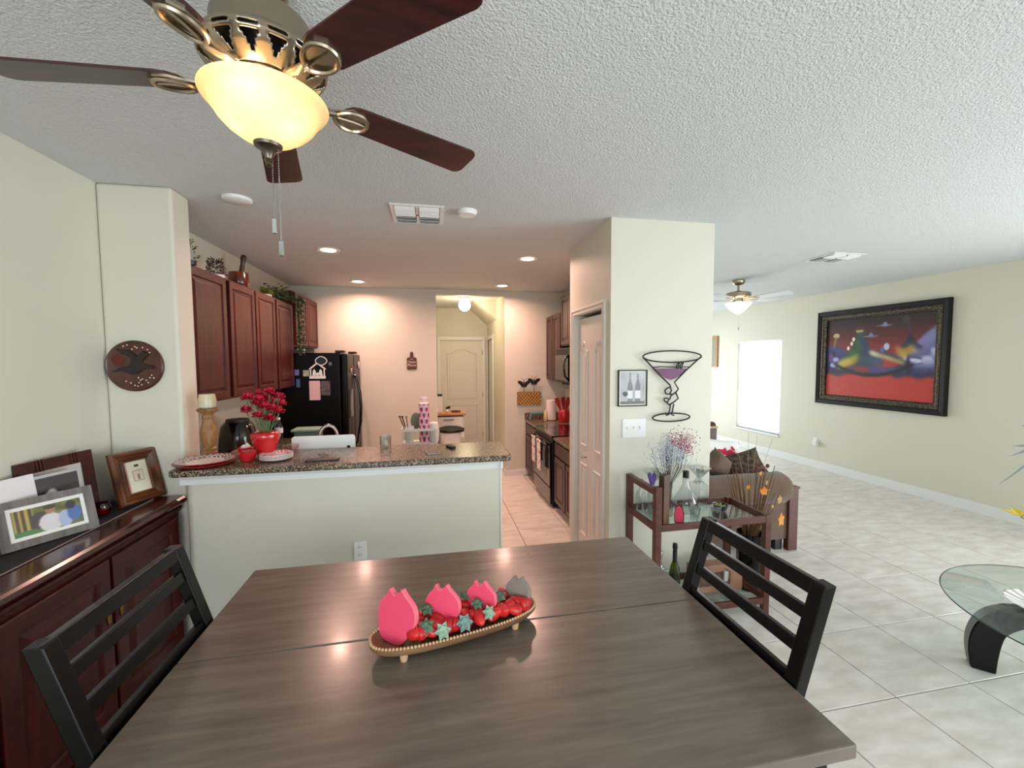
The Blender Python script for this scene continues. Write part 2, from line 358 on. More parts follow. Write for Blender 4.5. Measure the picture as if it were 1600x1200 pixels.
# pantry block and the wall between kitchen and living room
PX0, PX1, PY0, PY1 = 1.31, 2.16, 2.93, 3.86
dy0, dy1, dz = 3.075, 3.72, 2.20
wp = B().box((PX0, PY0, 0), (PX1, PY0 + .10, H)).box((PX0, PY0 + .1, 0), (PX0 + .10, dy0, H)).box((PX0, dy1, 0), (PX0 + .10, PY1, H)).box((PX0, dy0, dz), (PX0 + .10, dy1, H))
wp.box((PX0 + .1, PY1 - .10, 0), (PX1 - .1, PY1, H)).box((PX1 - .10, PY0 + .1, 0), (PX1, YB, H))
struct(wp, 'wall_pantry', WALL)
# right wall with its window, far wall, wall behind the camera
wy0, wy1, wz0, wz1 = 6.50, 7.60, .40, 2.16
struct(B().box((XR, YF, 0), (XR + .12, wy0, H)).box((XR, wy1, 0), (XR + .12, YB, H)).box((XR, wy0, 0), (XR + .12, wy1, wz0)).box((XR, wy0, wz1), (XR + .12, wy1, H)), 'wall_right', WALL)
struct(B().box((PX1, YB, 0), (XR, YB + .12, H)), 'wall_far', WALL)
struct(B().box((XL, YF - .12, 0), (XR, YF, H)), 'wall_front', WALL)
# hall
struct(B().box((ox0 - .25, YK + .11, 0), (ox0 - .15, 8.5, H)).box((1.12, YK + .11, 0), (1.22, 7.72, H)).box((1.12, 8.42, 0), (1.22, 8.5, H)).box((1.12, 7.72, 2.2), (1.22, 8.42, H)), 'wall_hall_side', WALL)
struct(B().box((ox0 - .25, 8.5, 0), (1.22, 8.6, H)), 'wall_hall_end', WALL)
struct(B().prism([(1.12, 2.50), (1.12, H), (.74, H)], 7.25, 8.5, 'y'), 'ceiling_slope', WALL)
# baseboards
struct(B().box((XR - .015, YF, 0), (XR, YB, .10)).box((XR - .009, YF, .10), (XR, YB, .12)), 'baseboard_right', WHITE)
struct(B().box((ox1, YK - .014, 0), (1.46, YK, .09)).box((ox1 - .012, YK - .014, 0), (ox1, YK + .1, .09)), 'baseboard_back', WHITE)
struct(B().box((PX0, PY0 - .014, 0), (PX1 + .014, PY0, .10)), 'baseboard_pantry', WHITE)
# ---- hall door with arched panel
def outline(x0, x1, z0, z1, arch, i, n=10):
    x0 += i; x1 -= i; z0 += i; z1 -= i
    pts = [(x0, z0), (x1, z0)]
    for k in range(n + 1):
        t = k / n; x = x1 + (x0 - x1) * t; pts.append((x, z1 + arch * (0.5 - 0.5 * math.cos(2 * PI * t)) ** 1))
    return pts
def panel(b, x0, x1, z0, z1, arch, y, prof):
    rg = [[(px, y + d, pz) for px, pz in outline(x0, x1, z0, z1, arch, i)] for i, d in prof]; return b.rings(rg, True, False)
PPROF = [(0, 0), (.010, -.011), (.022, .006), (.040, .006), (.055, -.004)]
d1 = sroot('door_1', (.60, 8.47, 0), 0)
dw = .42
B().box((-dw, 0, .01), (dw, .03, 2.19)).make('door_slab', DOORP, d1)
panel(B(), -dw + .12, dw - .12, 1.02, 1.93, .10, -.001, PPROF).make('panel', DOORP, d1, label='arched upper panel')
panel(B(), -dw + .12, dw - .12, .22, .90, 0, -.001, PPROF).make('panel', DOORP, d1)
B().box((-dw - .07, -.02, 0), (-dw, .03, 2.27)).box((dw, -.02, 0), (dw + .045, .03, 2.27)).box((-dw, -.02, 2.2), (dw, .03, 2.27)).make('door_casing', WHITE, d1, bevel=.006)
for z in (.28, 1.1, 1.95): B().lathe([(.008, -.045), (.008, .045)], 8, (dw - .005, -.012, z)).make('hinge', STEEL, d1)
d3 = sroot('door_3', (1.12, 8.07, 0), -PI / 2)
B().box((-.34, .02, .01), (.34, .05, 2.19)).make('door_slab', DOORP, d3)
B().box((-.42, -.015, 0), (-.35, .02, 2.27)).box((.35, -.015, 0), (.42, .02, 2.27)).box((-.35, -.015, 2.2), (.35, .02, 2.27)).make('door_casing', WHITE, d3, bevel=.005)
# ---- pantry bifold door
d2 = sroot('door_2', (PX0, (dy0 + dy1) / 2, 0), -PI / 2)
hw = (dy1 - dy0) / 2
B().rect(-hw - .06, hw + .06, -.06, dz + .055, [(0, 0), (0, -.018), (.018, -.022), (.03, -.014), (.05, -.016), (.058, -.006), (.058, .03)], False, False).make('door_casing', DOORP, d2)
for k, (a, c) in enumerate(((-hw + .004, -.003), (.003, hw - .004))):
    lf = B().box((a, .035, .012), (c, .068, dz - .035)).make('door_leaf', DOORP, d2)
    m_ = (a + c) / 2; pw = .085
    panel(B(), m_ - pw, m_ + pw, 1.02, 1.88, .085, .034, PPROF).make('panel', DOORP, lf, label='arched upper panel')
    panel(B(), m_ - pw, m_ + pw, .20, .86, 0, .034, PPROF).make('panel', DOORP, lf)
    if k == 0: B().lathe([(.007, 0), (.007, .02), (.016, .028), (.018, .038), (.010, .046)], 12).xf(Matrix.Translation((m_ + .06, .035, .93)) @ Matrix.Rotation(rad(90), 4, 'X')).make('knob', CHROME, lf, smooth=True)
# ---- living room window with blinds
w1 = sroot('window_1', (XR, (wy0 + wy1) / 2, wz0), -PI / 2)
ww, wh = (wy1 - wy0) / 2, wz1 - wz0
B().rect(-ww, ww, 0, wh, [(0, .10), (0, .06), (.04, .06), (.04, .10)], False, False).make('window_frame', WHITE, w1)
B().box((-ww + .04, .075, .04), (ww - .04, .079, wh - .04)).make('pane', GLASS, w1)
B().box((-ww, .055, wh / 2 - .02), (ww, .095, wh / 2 + .02)).make('mullion', WHITE, w1)
B().box((-ww - .01, -.03, -.03), (ww + .01, .06, 0)).make('window_sill', WHITE, w1, bevel=.005)
B().box((-ww + .005, .0, wh - .05), (ww - .005, .04, wh - .003)).make('blind_headrail', WPLAST, w1)
BL = translucent('blind_slat', 'f6f8fa', 0.65)
sl = B().box((-ww + .01, -.014, -.0008), (ww - .01, .014, .0008)).make('blind_slat', BL, w1)
nsl = 62
for k in range(nsl):
    z = .02 + (wh - .09) * k / (nsl - 1); o = sl if k == 0 else like(sl, 'blind_slat', w1)
    o.location = (0, .025, z); o.rotation_euler = (rad(60), 0, 0)

# ------------------------------------------------------------------ ceiling fixtures
def blade_poly(r0, r1, w0, w1):
    p = []
    n = 7
    for k in range(n): a = rad(-90 - 180 * k / (n - 1)); p.append((r0 + .05 + .05 * math.cos(a), w0 / 2 * math.sin(a)))
    cr = .03
    for k in range(4): a = rad(90 - 90 * k / 3); p.append((r1 - cr + cr * math.cos(a), w1 / 2 - cr + cr * math.sin(a)))
    for k in range(4): a = rad(0 - 90 * k / 3); p.append((r1 - cr + cr * math.cos(a), -w1 / 2 + cr + cr * math.sin(a)))
    return p
# dining fan
fan = thing('ceiling_fan', 'ceiling fan with dark cherry blades and lit amber glass bowl above the dining table', 'ceiling fan', (-.432, 1.29, H))
B().lathe([(.012, 0), (.07, 0), (.072, -.02), (.055, -.055), (.02, -.075)], 24).make('canopy', NICKEL, fan, smooth='auto')
B().lathe([(.014, -.07), (.014, -.13)], 12).make('downrod', NICKEL, fan, smooth='auto')
B().lathe([(.02, -.115), (.05, -.12), (.118, -.132), (.125, -.15), (.125, -.205), (.128, -.212)], 40, cap0=True, cap1=True).make('motor_housing', NICKEL, fan, smooth='auto')
# slotted skirt, built with real openings
nseg, nrow, nslot = 180, 34, 15
kz = [-.208, -.216, -.224, -.236, -.255, -.270, -.283]; kr = [.126, .146, .152, .152, .136, .114, .092]; kt = [i / 6 for i in range(7)]
zs = [float(np.interp(j / nrow, kt, kz)) for j in range(nrow + 1)]; rs_ = [float(np.interp(j / nrow, kt, kr)) for j in range(nrow + 1)]
vsk = [(r * math.cos(2 * PI * i / nseg), r * math.sin(2 * PI * i / nseg), z) for r, z in zip(rs_, zs) for i in range(nseg)]
fsk = []
for j in range(nrow):
    for i in range(nseg):
        ph = abs((i % (nseg // nslot)) + .5 - nseg / nslot / 2); v_ = (j + .5) / nrow
        if (.42 < v_ < .50 and ph < 4) or (.56 < v_ < .86 and ph < 4.2 * (.88 - v_) / .32): continue
        fsk.append((j * nseg + i, j * nseg + (i + 1) % nseg, (j + 1) * nseg + (i + 1) % nseg, (j + 1) * nseg + i))
sko = B().add(vsk, fsk).make('slotted_skirt', NICKEL, fan, smooth='auto'); md = sko.modifiers.new('sol', 'SOLIDIFY'); md.thickness = .004; md.offset = 1
B().lathe([(.10, -.213), (.10, -.268)], 30).make('motor_core', BLACK, fan)
B().lathe([(.082, -.270), (.086, -.285), (.080, -.300), (.07, -.31), (.05, -.315)], 30).make('light_kit_collar', NICKEL, fan, smooth='auto')
TH = rad(31.5); ZBL = -.292
bp = blade_poly(.20, .68, .105, .135)
for k in range(5):
    a = TH + k * 2 * PI / 5; R_ = Matrix.Rotation(a, 4, 'Z') @ Matrix.Translation((0, 0, ZBL)) @ Matrix.Rotation(rad(-12), 4, 'X')
    bo = B().prism(bp, 0, .007).xf(R_).make('blade', BLADE, fan, bevel=.002)
    ir = B()
    ir.prism([(.09, -.013), (.17, -.010), (.195, -.022), (.225, -.042), (.262, -.040), (.285, -.018), (.285, .018), (.262, .040), (.225, .042), (.195, .022), (.17, .010), (.09, .013)], -.006, 0)
    rail = [(.10, 0, .004), (.15, 0, -.012), (.185, -.012, -.014), (.215, -.034, -.012), (.252, -.036, -.010), (.278, -.014, -.010), (.278, .014, -.010), (.252, .036, -.010), (.215, .034, -.012), (.185, .012, -.014)]
    rl = [Vector(p) for p in rail[2:]]; nn_ = len(rl); fine = []
    for q in range(nn_):
        p0, p1, p2, p3 = rl[q - 1], rl[q], rl[(q + 1) % nn_], rl[(q + 2) % nn_]
        for tt_ in (0, .33, .66): fine.append(.5 * (2 * p1 + (p2 - p0) * tt_ + (2 * p0 - 5 * p1 + 4 * p2 - p3) * tt_ ** 2 + (3 * p1 - p0 - 3 * p2 + p3) * tt_ ** 3))
    ir.tube(fine, .006, 6, closed=True); ir.tube(rail[:3], [.012, .010, .007], 8); ir.tube([(.19, 0, -.012), (.24, 0, -.008), (.278, 0, -.008)], .004, 6)
    ir.xf(R_).make('blade_iron', NICKEL, bo, smooth='auto')
zr = -.338
bowlp = [(.018, zr - .112), (.040, zr - .106), (.070, zr - .090), (.098, zr - .070), (.119, zr - .048), (.131, zr - .028), (.140, zr - .017), (.151, zr - .006), (.157, zr + .004), (.155, zr + .008)]
B().lathe(bowlp, 48, cap0=False, cap1=False).make('glass_bowl', FROST, fan, smooth=True)
B().lathe([(.052, -.312), (.05, -.33), (.02, -.335), (.01, -.345), (.01, zr - .12)], 20).make('light_socket', NICKEL, fan, smooth='auto')
B().lathe([(.036, zr - .108), (.034, zr - .116), (.018, zr - .126), (.011, zr - .140), (.009, zr - .146), (.012, zr - .151), (.007, zr - .157), (.009, zr - .162), (.003, zr - .168)], 24).make('finial', M('dark_nickel', '6d6459', 0.35, 1.0), fan, smooth='auto')
for sgn in (-1, 1):
    B().ball((sgn * .06, 0, zr - .03), .022, 12, 8, (1, 1, 1.2)).make('light_bulb', BULB, fan, smooth=True)
    l = bpy.data.lights.new('fan_light', 'POINT'); l.energy = .16; l.color = (1, .68, .38); l.shadow_soft_size = .03
    lo = bpy.data.objects.new('fan_light', l); COL.objects.link(lo); lo.parent = fan; lo.location = (sgn * .055, -.028, zr - .055)
l = bpy.data.lights.new('fan_light', 'POINT'); l.energy = .7; l.color = (1, .68, .38); l.shadow_soft_size = .03
lo = bpy.data.objects.new('fan_light', l); COL.objects.link(lo); lo.parent = fan; lo.location = (.0, -.085, zr + .012)  # extra uplight added above the rim for ceiling and blades, no bulb here
def chain(root, x, y, z0, z1, name='pull_chain'):
    c = B().tube([(x, y, z0), (x, y, z1)], .0011, 5)
    n = int((z0 - z1) / .007)
    for k in range(n): c.ball((x, y, z0 - k * .007), .0021, 5, 3)
    co = c.make(name, CHROME, root); B().box((x - .006, y - .004, z1 - .042), (x + .006, y + .004, z1)).make('pull_tag', CHROME, co, bevel=.002)
chain(fan, .005, .012, zr - .15, 2.20 - H); chain(fan, .026, -.004, zr - .115, 2.135 - H)
# living room fan
lf = thing('ceiling_fan', 'white bladed nickel ceiling fan with lit glass bowl in the living room', 'ceiling fan', (4.005, 4.93, H))
B().lathe([(.005, 0), (.075, 0), (.078, -.03), (.06, -.06), (.02, -.075)], 24).make('canopy', NICKEL, lf, smooth='auto')
B().lathe([(.013, -.07), (.013, -.15)], 10).make('downrod', NICKEL, lf, smooth='auto')
B().lathe([(.02, -.14), (.06, -.155), (.13, -.165), (.15, -.175), (.15, -.225), (.12, -.24), (.06, -.25), (.06, -.29)], 30).make('motor_housing', NICKEL, lf, smooth='auto')
for k in range(5):
    a = rad(-4) + k * 2 * PI / 5; R_ = Matrix.Rotation(a, 4, 'Z') @ Matrix.Translation((0, 0, -.26)) @ Matrix.Rotation(rad(-12), 4, 'X')
    bo = B().prism(blade_poly(.2, .68, .10, .14), 0, .007).xf(R_).make('blade', BLADEW, lf)
    B().prism([(.1, -.02), (.27, -.035), (.27, .035), (.1, .02)], -.007, 0).xf(R_).make('blade_iron', NICKEL, bo)
B().lathe([(.02, -.45), (.06, -.42), (.10, -.385), (.135, -.345), (.155, -.315), (.16, -.305)], 30, cap0=True, cap1=False).make('glass_bowl', FROSTW, lf, smooth=True)
B().ball((0, 0, -.34), .03, 10, 7).make('light_bulb', BULB, lf, smooth=True)
l = bpy.data.lights.new('fan_light', 'POINT'); l.energy = 14; l.color = (1, .80, .58); l.shadow_soft_size = .05
lo = bpy.data.objects.new('fan_light', l); COL.objects.link(lo); lo.parent = lf; lo.location = (0, 0, -.30)
chain(lf, .0, -.02, -.45, -.62)
# recessed cans
for x, y, lb in ((-.935, 4.245, 'lit recessed ceiling light nearest the cherry cabinets with the mortar on top'), (-.935, 5.84, 'lit recessed ceiling light in front of the black refrigerator'),
                 (.987, 4.26, 'lit recessed ceiling light beside the pantry door'), (.987, 5.84, 'lit recessed ceiling light above the hall opening')):
    t = thing('recessed_light', lb, 'ceiling light', (x, y, H), group='recessed lights in the kitchen ceiling')
    B().lathe([(.068, .004), (.068, -.004), (.098, -.010), (.102, -.004), (.102, .0)], 32, cap0=False, cap1=False).make('trim_ring', WPLAST, t, smooth='auto')
    B().lathe([(.0685, -.003), (.05, -.006)], 32).make('lens', CANLENS, t)
    l = bpy.data.lights.new('can_light', 'AREA'); l.shape = 'DISK'; l.size = .13; l.energy = 16; l.color = (1, .56, .45); l.spread = rad(162)
    lo = bpy.data.objects.new('can_light', l); COL.objects.link(lo); lo.parent = t; lo.location = (0, 0, -.012)
# hall globe
t = thing('globe_light', 'round glowing globe light on the hall ceiling', 'ceiling light', (.555, 7.05, H))
B().lathe([(.09, 0), (.09, -.015), (.055, -.03)], 24).make('canopy', WPLAST, t, smooth='auto'); B().ball((0, 0, -.125), .10, 24, 14).make('globe', GLOBE, t, smooth=True)
l = bpy.data.lights.new('globe_bulb', 'POINT'); l.energy = 15; l.color = (1, .80, .50); l.shadow_soft_size = .1
lo = bpy.data.objects.new('globe_bulb', l); COL.objects.link(lo); lo.parent = t; lo.location = (0, 0, -.26)
# vents and discs
def vent4(name, label, x0, x1, y0, y1, tilt=35, n=3, group=None):
    t = thing(name, label, 'vent', ((x0 + x1) / 2, (y0 + y1) / 2, H)); a, c = (x1 - x0) / 2, (y1 - y0) / 2
    B().box((-a, -c, -.008), (-a + .028, c, 0)).box((a - .028, -c, -.008), (a, c, 0)).box((-a + .028, -c, -.008), (a - .028, -c + .028, 0)).box((-a + .028, c - .028, -.008), (a - .028, c, 0)).make('frame', WPLAST, t, bevel=.003)
    B().box((-.010, -c + .028, -.010), (.010, c - .028, 0)).box((-a + .028, -.010, -.010), (a - .028, .010, -.001)).make('cross_bar', WPLAST, t)
    B().box((-a + .02, -c + .02, -.002), (a - .02, c - .02, -.0005)).make('backing', M(name + '_dark', '5d5a55', .8), t)
    for sx in (-1, 1):
        for sy in (-1, 1):
            for k in range(n):
                yy = sy * (.03 + (c - .07) * k / (n - 1)); x_0, x_1 = sorted((sx * .014, sx * (a - .032)))
                B().box((x_0, -.020, -.001), (x_1, .020, .001)).xf(Matrix.Translation((0, yy, -.013)) @ Matrix.Rotation(rad(tilt * sy), 4, 'X')).make('louver', WPLAST, t)
    return t
vent4('air_vent', 'white four-panel air vent on the ceiling between the dining area and kitchen', -.262, .10, 2.92, 3.30)
vent4('air_vent', 'white square air vent on the living room ceiling', 3.90, 4.285, 3.49, 3.84, 30, 4)
for x, y, lb, nm in ((-1.205, 3.02, 'flat round white disc on the ceiling left of the fan pull chains', 'ceiling_speaker'), (.262, 2.99, 'round white smoke detector right of the ceiling air vent', 'smoke_detector')):
    r = .085 if nm == 'ceiling_speaker' else .068
    t = thing(nm, lb, 'smoke detector' if nm == 'smoke_detector' else 'speaker', (x, y, H))
    B().lathe([(r, 0), (r, -.010), (r * .93, -.018)], 30).make('base', WPLAST, t, smooth='auto'); B().lathe([(r * .9, -.018), (r * .85, -.03 if nm == 'smoke_detector' else -.021), (.0, -.032 if nm == 'smoke_detector' else -.022)], 30).make('cover', WPLAST, t, smooth='auto')

# ------------------------------------------------------------------ kitchen cabinets
DPROF = [(0, 0), (0, -.020), (.003, -.022), (.052, -.022), (.058, -.012), (.066, -.012), (.085, -.020), (.09, -.021)]
def cab_door(root, name, x0, x1, z0, z1, mat, y=0.0):
    return B().rect(x0, x1, z0, z1, [(i, y + d) for i, d in DPROF]).make(name, mat, root)
def cabinet(name, label, loc, rotz, width, depth, z0, z1, doors, mat, drawer=None, toe=False, group=None):
    """front plane at local y=0, x from 0 to width"""
    t = thing(name, label, 'cabinet', loc, rotz, group)
    b = B().box((0, 0, z0 + (.10 if toe else 0)), (width, depth, z1))
    if toe: b.box((0.0, .07, 0), (width, depth, .10))
    b.make('body', mat, t)
    zt = z1 - .015
    if drawer:
        for a, c in drawer: B().rect(a, c, z1 - .165, z1 - .02, [(0, 0), (0, -.018), (.004, -.021)]).make('drawer', mat, t)
        zt = z1 - .185
    for a, c in doors: cab_door(t, 'door', a, c, z0 + (.115 if toe else .015), zt, mat)
    return t
L_ = PI / 2; R_m = -PI / 2
UG = 'cherry wall cabinets on the left kitchen wall'
cabinet('wall_cabinet', 'single-door cherry wall cabinet nearest the dining room', (-1.59, 3.10, 0), L_, .595, .31, 1.50, 2.455, [(.04, .565)], CAB, group=UG)
cabinet('wall_cabinet', 'two-door cherry wall cabinet under the wooden mortar', (-1.59, 3.697, 0), L_, 1.03, .31, 1.50, 2.455, [(.025, .505), (.53, 1.01)], CAB, group=UG)
cabinet('wall_cabinet', 'cherry wall cabinet with trailing vine next to the refrigerator', (-1.59, 4.729, 0), L_, .55, .31, 1.50, 2.455, [(.02, .53)], CAB, group=UG)
cabinet('wall_cabinet', 'short two-door cherry cabinet above the refrigerator', (-1.57, 5.285, 0), L_, .99, .33, 1.97, 2.615, [(.02, .485), (.505, .97)], CAB, group=UG)
cabinet('base_cabinet', 'cherry base cabinet run along the left wall behind the bar', (-1.30, 3.55, 0), L_, 1.70, .58, 0, .86, [(.02, .54), (.58, 1.10), (1.14, 1.68)], CAB, toe=True)
cabinet('sink_cabinet', 'cherry sink cabinet on the kitchen side of the bar', (.44, 3.48, 0), PI, 1.70, .59, 0, .86, [(.02, .41), (.44, .83), (.87, 1.26), (1.3, 1.68)], CAB, toe=True)
cabinet('base_cabinet', 'dark base cabinet with drawer between range and pantry', (1.43, 4.73, 0), R_m, .865, .62, 0, .845, [(.03, .42), (.45, .84)], CABD, drawer=[(.03, .84)], toe=True)
cabinet('base_cabinet', 'dark narrow base cabinet between range and back wall', (1.43, 6.30, 0), R_m, .68, .62, 0, .845, [(.03, .34), (.36, .66)], CABD, drawer=[(.03, .66)], toe=True)
cabinet('wall_cabinet', 'two-door dark wall cabinet in the back right kitchen corner', (1.77, 6.30, 0), R_m, .735, .285, 1.49, 2.455, [(.02, .36), (.38, .72)], CABD)
cabinet('wall_cabinet', 'dark wall cabinet above the microwave', (1.77, 5.56, 0), R_m, .80, .285, 1.985, 2.66, [(.02, .39), (.41, .78)], CABD)
# counters
single(B().prism([(-1.895, 3.10), (-1.265, 3.10), (-1.265, 5.27), (-1.895, 5.27)], .862, .90).box((-1.895, 3.10, .90), (-1.878, 5.27, 1.0)), 'countertop', GRANITE, 'granite-look counter along the left kitchen wall under the air fryer', 'countertop', bevel=.008)
single(B().box((-1.26, 2.885, .862), (.44, 3.50, .90)), 'countertop', GRANITE, 'lower sink counter behind the raised bar', 'countertop', bevel=.008)
single(B().box((1.405, 3.865, .847), (2.05, 4.735, .88)), 'countertop', GRANITE, 'granite-look counter between range and pantry', 'countertop', bevel=.006)
single(B().box((1.405, 5.62, .847), (2.05, 6.30, .88)).box((1.405, 6.283, .88), (2.05, 6.30, .98)), 'countertop', GRANITE, 'granite-look counter under the paper towel roll by the back wall', 'countertop', bevel=.006)
# raised bar top
BZ = 1.19
bt = rrect(-1.462, .497, 2.60, 3.085, .05, 5, (1, 1, 0, 1))
single(B().prism(bt, BZ - .038, BZ), 'bar_counter', GRANITE, 'long granite-look raised bar top on the half wall', 'countertop', bevel=.010)
# refrigerator (faces +x, side to the camera)
t = thing('refrigerator', 'black refrigerator covered in magnets in the back left corner', 'refrigerator', (-1.08, 5.30, 0), L_)
B().box((0, 0, .02), (.92, .78, 1.895)).make('cabinet', FRIDGE, t, bevel=.012)
for a, c in ((.0, .425), (.435, .92)):
    d = B().box((a, -.085, .08), (c, -.008, 1.885)).make('door', FRIDGE, t, bevel=.022, seg=3)
    hx = .405 if a == 0 else .455
    pts = [(hx, -.085, .70), (hx, -.115, .74), (hx, -.155, 1.0), (hx, -.165, 1.2), (hx, -.155, 1.38), (hx, -.115, 1.58), (hx, -.085, 1.62)]
    B().tube(pts, .014, 8).make('handle', BLACKG, d, smooth=True)
B().box((.0, -.05, 1.895), (.12, .05, 1.925)).make('hinge_cover', BLACK, t, bevel=.006); B().box((.80, -.05, 1.895), (.92, .05, 1.925)).make('hinge_cover', BLACK, t, bevel=.006)
B().box((.06, -.09, .75 + .35), (.30, -.086, 1.45)).make('water_dispenser', BLACKG, t)
# magnets on the fridge side (plane y = 5.30, facing the camera)
def magnet(name, b, mat, label, x, z, y=5.299):
    return single(b, name, mat, label, 'magnet', (x, y, z), group='magnets on the refrigerator')
FYm = 5.2985
def fpx(u, v):  # side panel of the fridge: photograph proportions to metres on the panel
    return (-1.858 + (u - 458) * .01085 * .655 + .27, 1.90 - (v - 549) * .0081)
ring = [(.055 * math.cos(a) * (1 + .18 * math.cos(2 * a)), .052 * math.sin(a)) for a in np.linspace(0, 2 * PI, 17)[:-1]]
t = thing('round_magnet', 'white outlined cloud-shaped black magnet at the top of the refrigerator side', 'magnet', (-1.285, FYm, 1.80), group='magnets on the refrigerator')
B().prism(ring, -.004, 0, 'y').make('plate', BLACKG, t); B().tube([(a, -.004, b) for a, b in ring], .006, 6, closed=True).make('outline', WPLAST, t)
t = thing('house_magnet', 'white house-shaped cut-out magnet with figures inside', 'magnet', (-1.33, FYm, 1.62), group='magnets on the refrigerator')
hm = B().bar((-.075, -.002, .0), (-.075, -.002, .09), .014, .004, (0, 1, 0)).bar((.075, -.002, 0), (.075, -.002, .09), .014, .004, (0, 1, 0)).bar((-.09, -.002, .08), (.0, -.002, .155), .018, .004, (0, 1, 0)).bar((.09, -.002, .08), (0, -.002, .155), .018, .004, (0, 1, 0)).box((-.09, -.004, -.03), (.09, 0, .002))
hm.make('house_outline', WPLAST, t)
for x_, h_ in ((-.035, .085), (.035, .085), (0, .045)): B().prism([(x_ - .022, 0), (x_ + .022, 0), (x_ + .016, h_ * .7), (x_, h_), (x_ - .016, h_ * .7)], -.004, 0, 'y').make('figure', WPLAST, t)
single(B().prism(rrect(-.06, .06, -.115, .115, .006), -.006, 0, 'y'), 'note_pad', M('pink_paper', 'e0bcc2', .8), 'pale pink notepad stuck on the refrigerator side', 'notepad', (-1.365, FYm, 1.45))
single(B().prism(rrect(-.052, .052, -.085, .085, .004), -.003, 0, 'y'), 'calendar_card', M('dark_paper', '3b3636', .7, col2='6f6866', nscale=60, stretch=(.3, 1, 1)), 'dark grey printed card beside the pink notepad', 'card', (-1.245, FYm, 1.475))
for nm, col, lb, x, z, a, c in (('photo_magnet', '6a6ea8', 'small lilac square magnet near the cabinet edge', -1.558, 1.665, .026, .034), ('picture_magnet', '4f9aa0', 'small teal and yellow picture magnet', -1.455, 1.655, .034, .036), ('figure_magnet', '3d5f8c', 'narrow blue figure magnet below the lilac one', -1.545, 1.54, .02, .05)):
    single(B().prism(rrect(-a, a, -c, c, .006), -.005, 0, 'y'), nm, M(nm + '_print', col, .5, col2='cdbb8c' if 'teal' in lb else col, nscale=22), lb, 'magnet', (x, FYm, z), group='magnets on the refrigerator')
single(B().prism(rrect(-.018, .018, -.02, .02, .008), -.004, 0, 'y'), 'button_magnet', M('grey_print', '5d6a70', .5), 'tiny grey magnet right of the cloud-shaped one', 'magnet', (-1.185, FYm, 1.765), group='magnets on the refrigerator')
single(B().box((-.035, -.03, 0), (.035, .03, .055)), 'small_box', WPLAST, 'tiny white box on top of the refrigerator by the vine', 'box', (-1.52, 5.36, 1.896), bevel=.004)
for nm, col, lb, y, z in (('flower_magnet', 'c9a9a0', 'small pink and white flower magnet on the refrigerator door', 5.50, 1.68), ('bird_magnet', '8f4038', 'small red-brown magnet on the refrigerator door', 5.60, 1.70), ('ornament_magnet', 'd8cfc6', 'tall white ornament magnet on the far refrigerator door', 6.05, 1.74)):
    single(B().ball((0, 0, 0), .035, 8, 5, (1, .3, 1.5 if 'tall' in lb else .9)), nm, M(nm + '_c', col, .5), lb, 'magnet', (-.985, y, z), L_, smooth=True)
# range
t = thing('range', 'black electric range with two hand towels on its oven handle', 'range', (1.405, 5.615, 0), R_m)
B().box((0, .0, .03), (.84, .62, .868)).make('body', BLACK, t, bevel=.004)
B().box((.0, -.012, .868), (.84, .56, .886)).make('cooktop', BLACKG, t, bevel=.004)
for cx, cy, r in ((.22, .15, .10), (.62, .15, .085), (.22, .42, .075), (.62, .42, .10)): B().lathe([(r, .8865), (r - .004, .8868)], 28, (cx, cy, 0), True, True).make('burner', SMOKE if False else M('burner_glass', '15151a', .12), t)
dr = B().box((.015, -.03, .26), (.825, -.001, .80)).make('oven_door', BLACKG, t, bevel=.006)
B().box((.15, -.032, .36), (.69, -.030, .66)).make('oven_window', M('oven_glass', '1d1a18', .08), dr)
B().tube([(.06, -.03, .775), (.06, -.075, .775), (.78, -.075, .775), (.78, -.03, .775)], .011, 8).make('handle', BLACKG, dr, smooth=True)
B().box((.015, -.025, .05), (.825, -.001, .245)).make('storage_drawer', BLACKG, t, bevel=.005)
B().box((.0, .56, .868), (.84, .63, 1.04)).make('back_panel', BLACK, t, bevel=.01)
# towels
def towel_fn(U, V):
    c = np.tile(C('efe6e4'), (len(U), 1)); dots = ((np.sin(U * 21 + 1.2) * np.sin(V * 27)) > .62) & (V < .42); c[dots] = C('c2313c')
    bl = (((U - .5) ** 2 / .06 + (V - .90) ** 2 / .004) < 1) | ((np.abs(V - .58) < .05) & (np.sin(U * 40) > .1)); c[bl] = C('c94a50'); return c
def towel(label, y, wd, ln):
    t = thing('hand_towel', label, 'towel', (1.33, y, .775), R_m, group='hand towels on the oven handle')
    o = paint('towel_cloth', wd, ln, 20, 30, towel_fn, t, 0, None, 0)
    me = o.data
    for v in me.vertices:
        u = v.co.x / wd; s_ = 1 - v.co.z / ln; d = s_ * ln; wob = .006 * math.sin(u * 12 + 1) * min(1, d * 6)
        if d < .04: a = d / .04 * PI / 2; v.co = (v.co.x, -.004 - .014 * math.sin(a) + .014 - .014, .014 * math.cos(a) + .0)
        else: v.co = (v.co.x * (1 - .1 * (d < .1)), -.018 + wob, -(d - .04))
    md = o.modifiers.new('s', 'SOLIDIFY'); md.thickness = .006
towel('white towel with red strawberries, nearer the camera on the oven handle', 5.10, .17, .40)
towel('white towel with red print, nearer the back wall on the oven handle', 5.38, .16, .36)
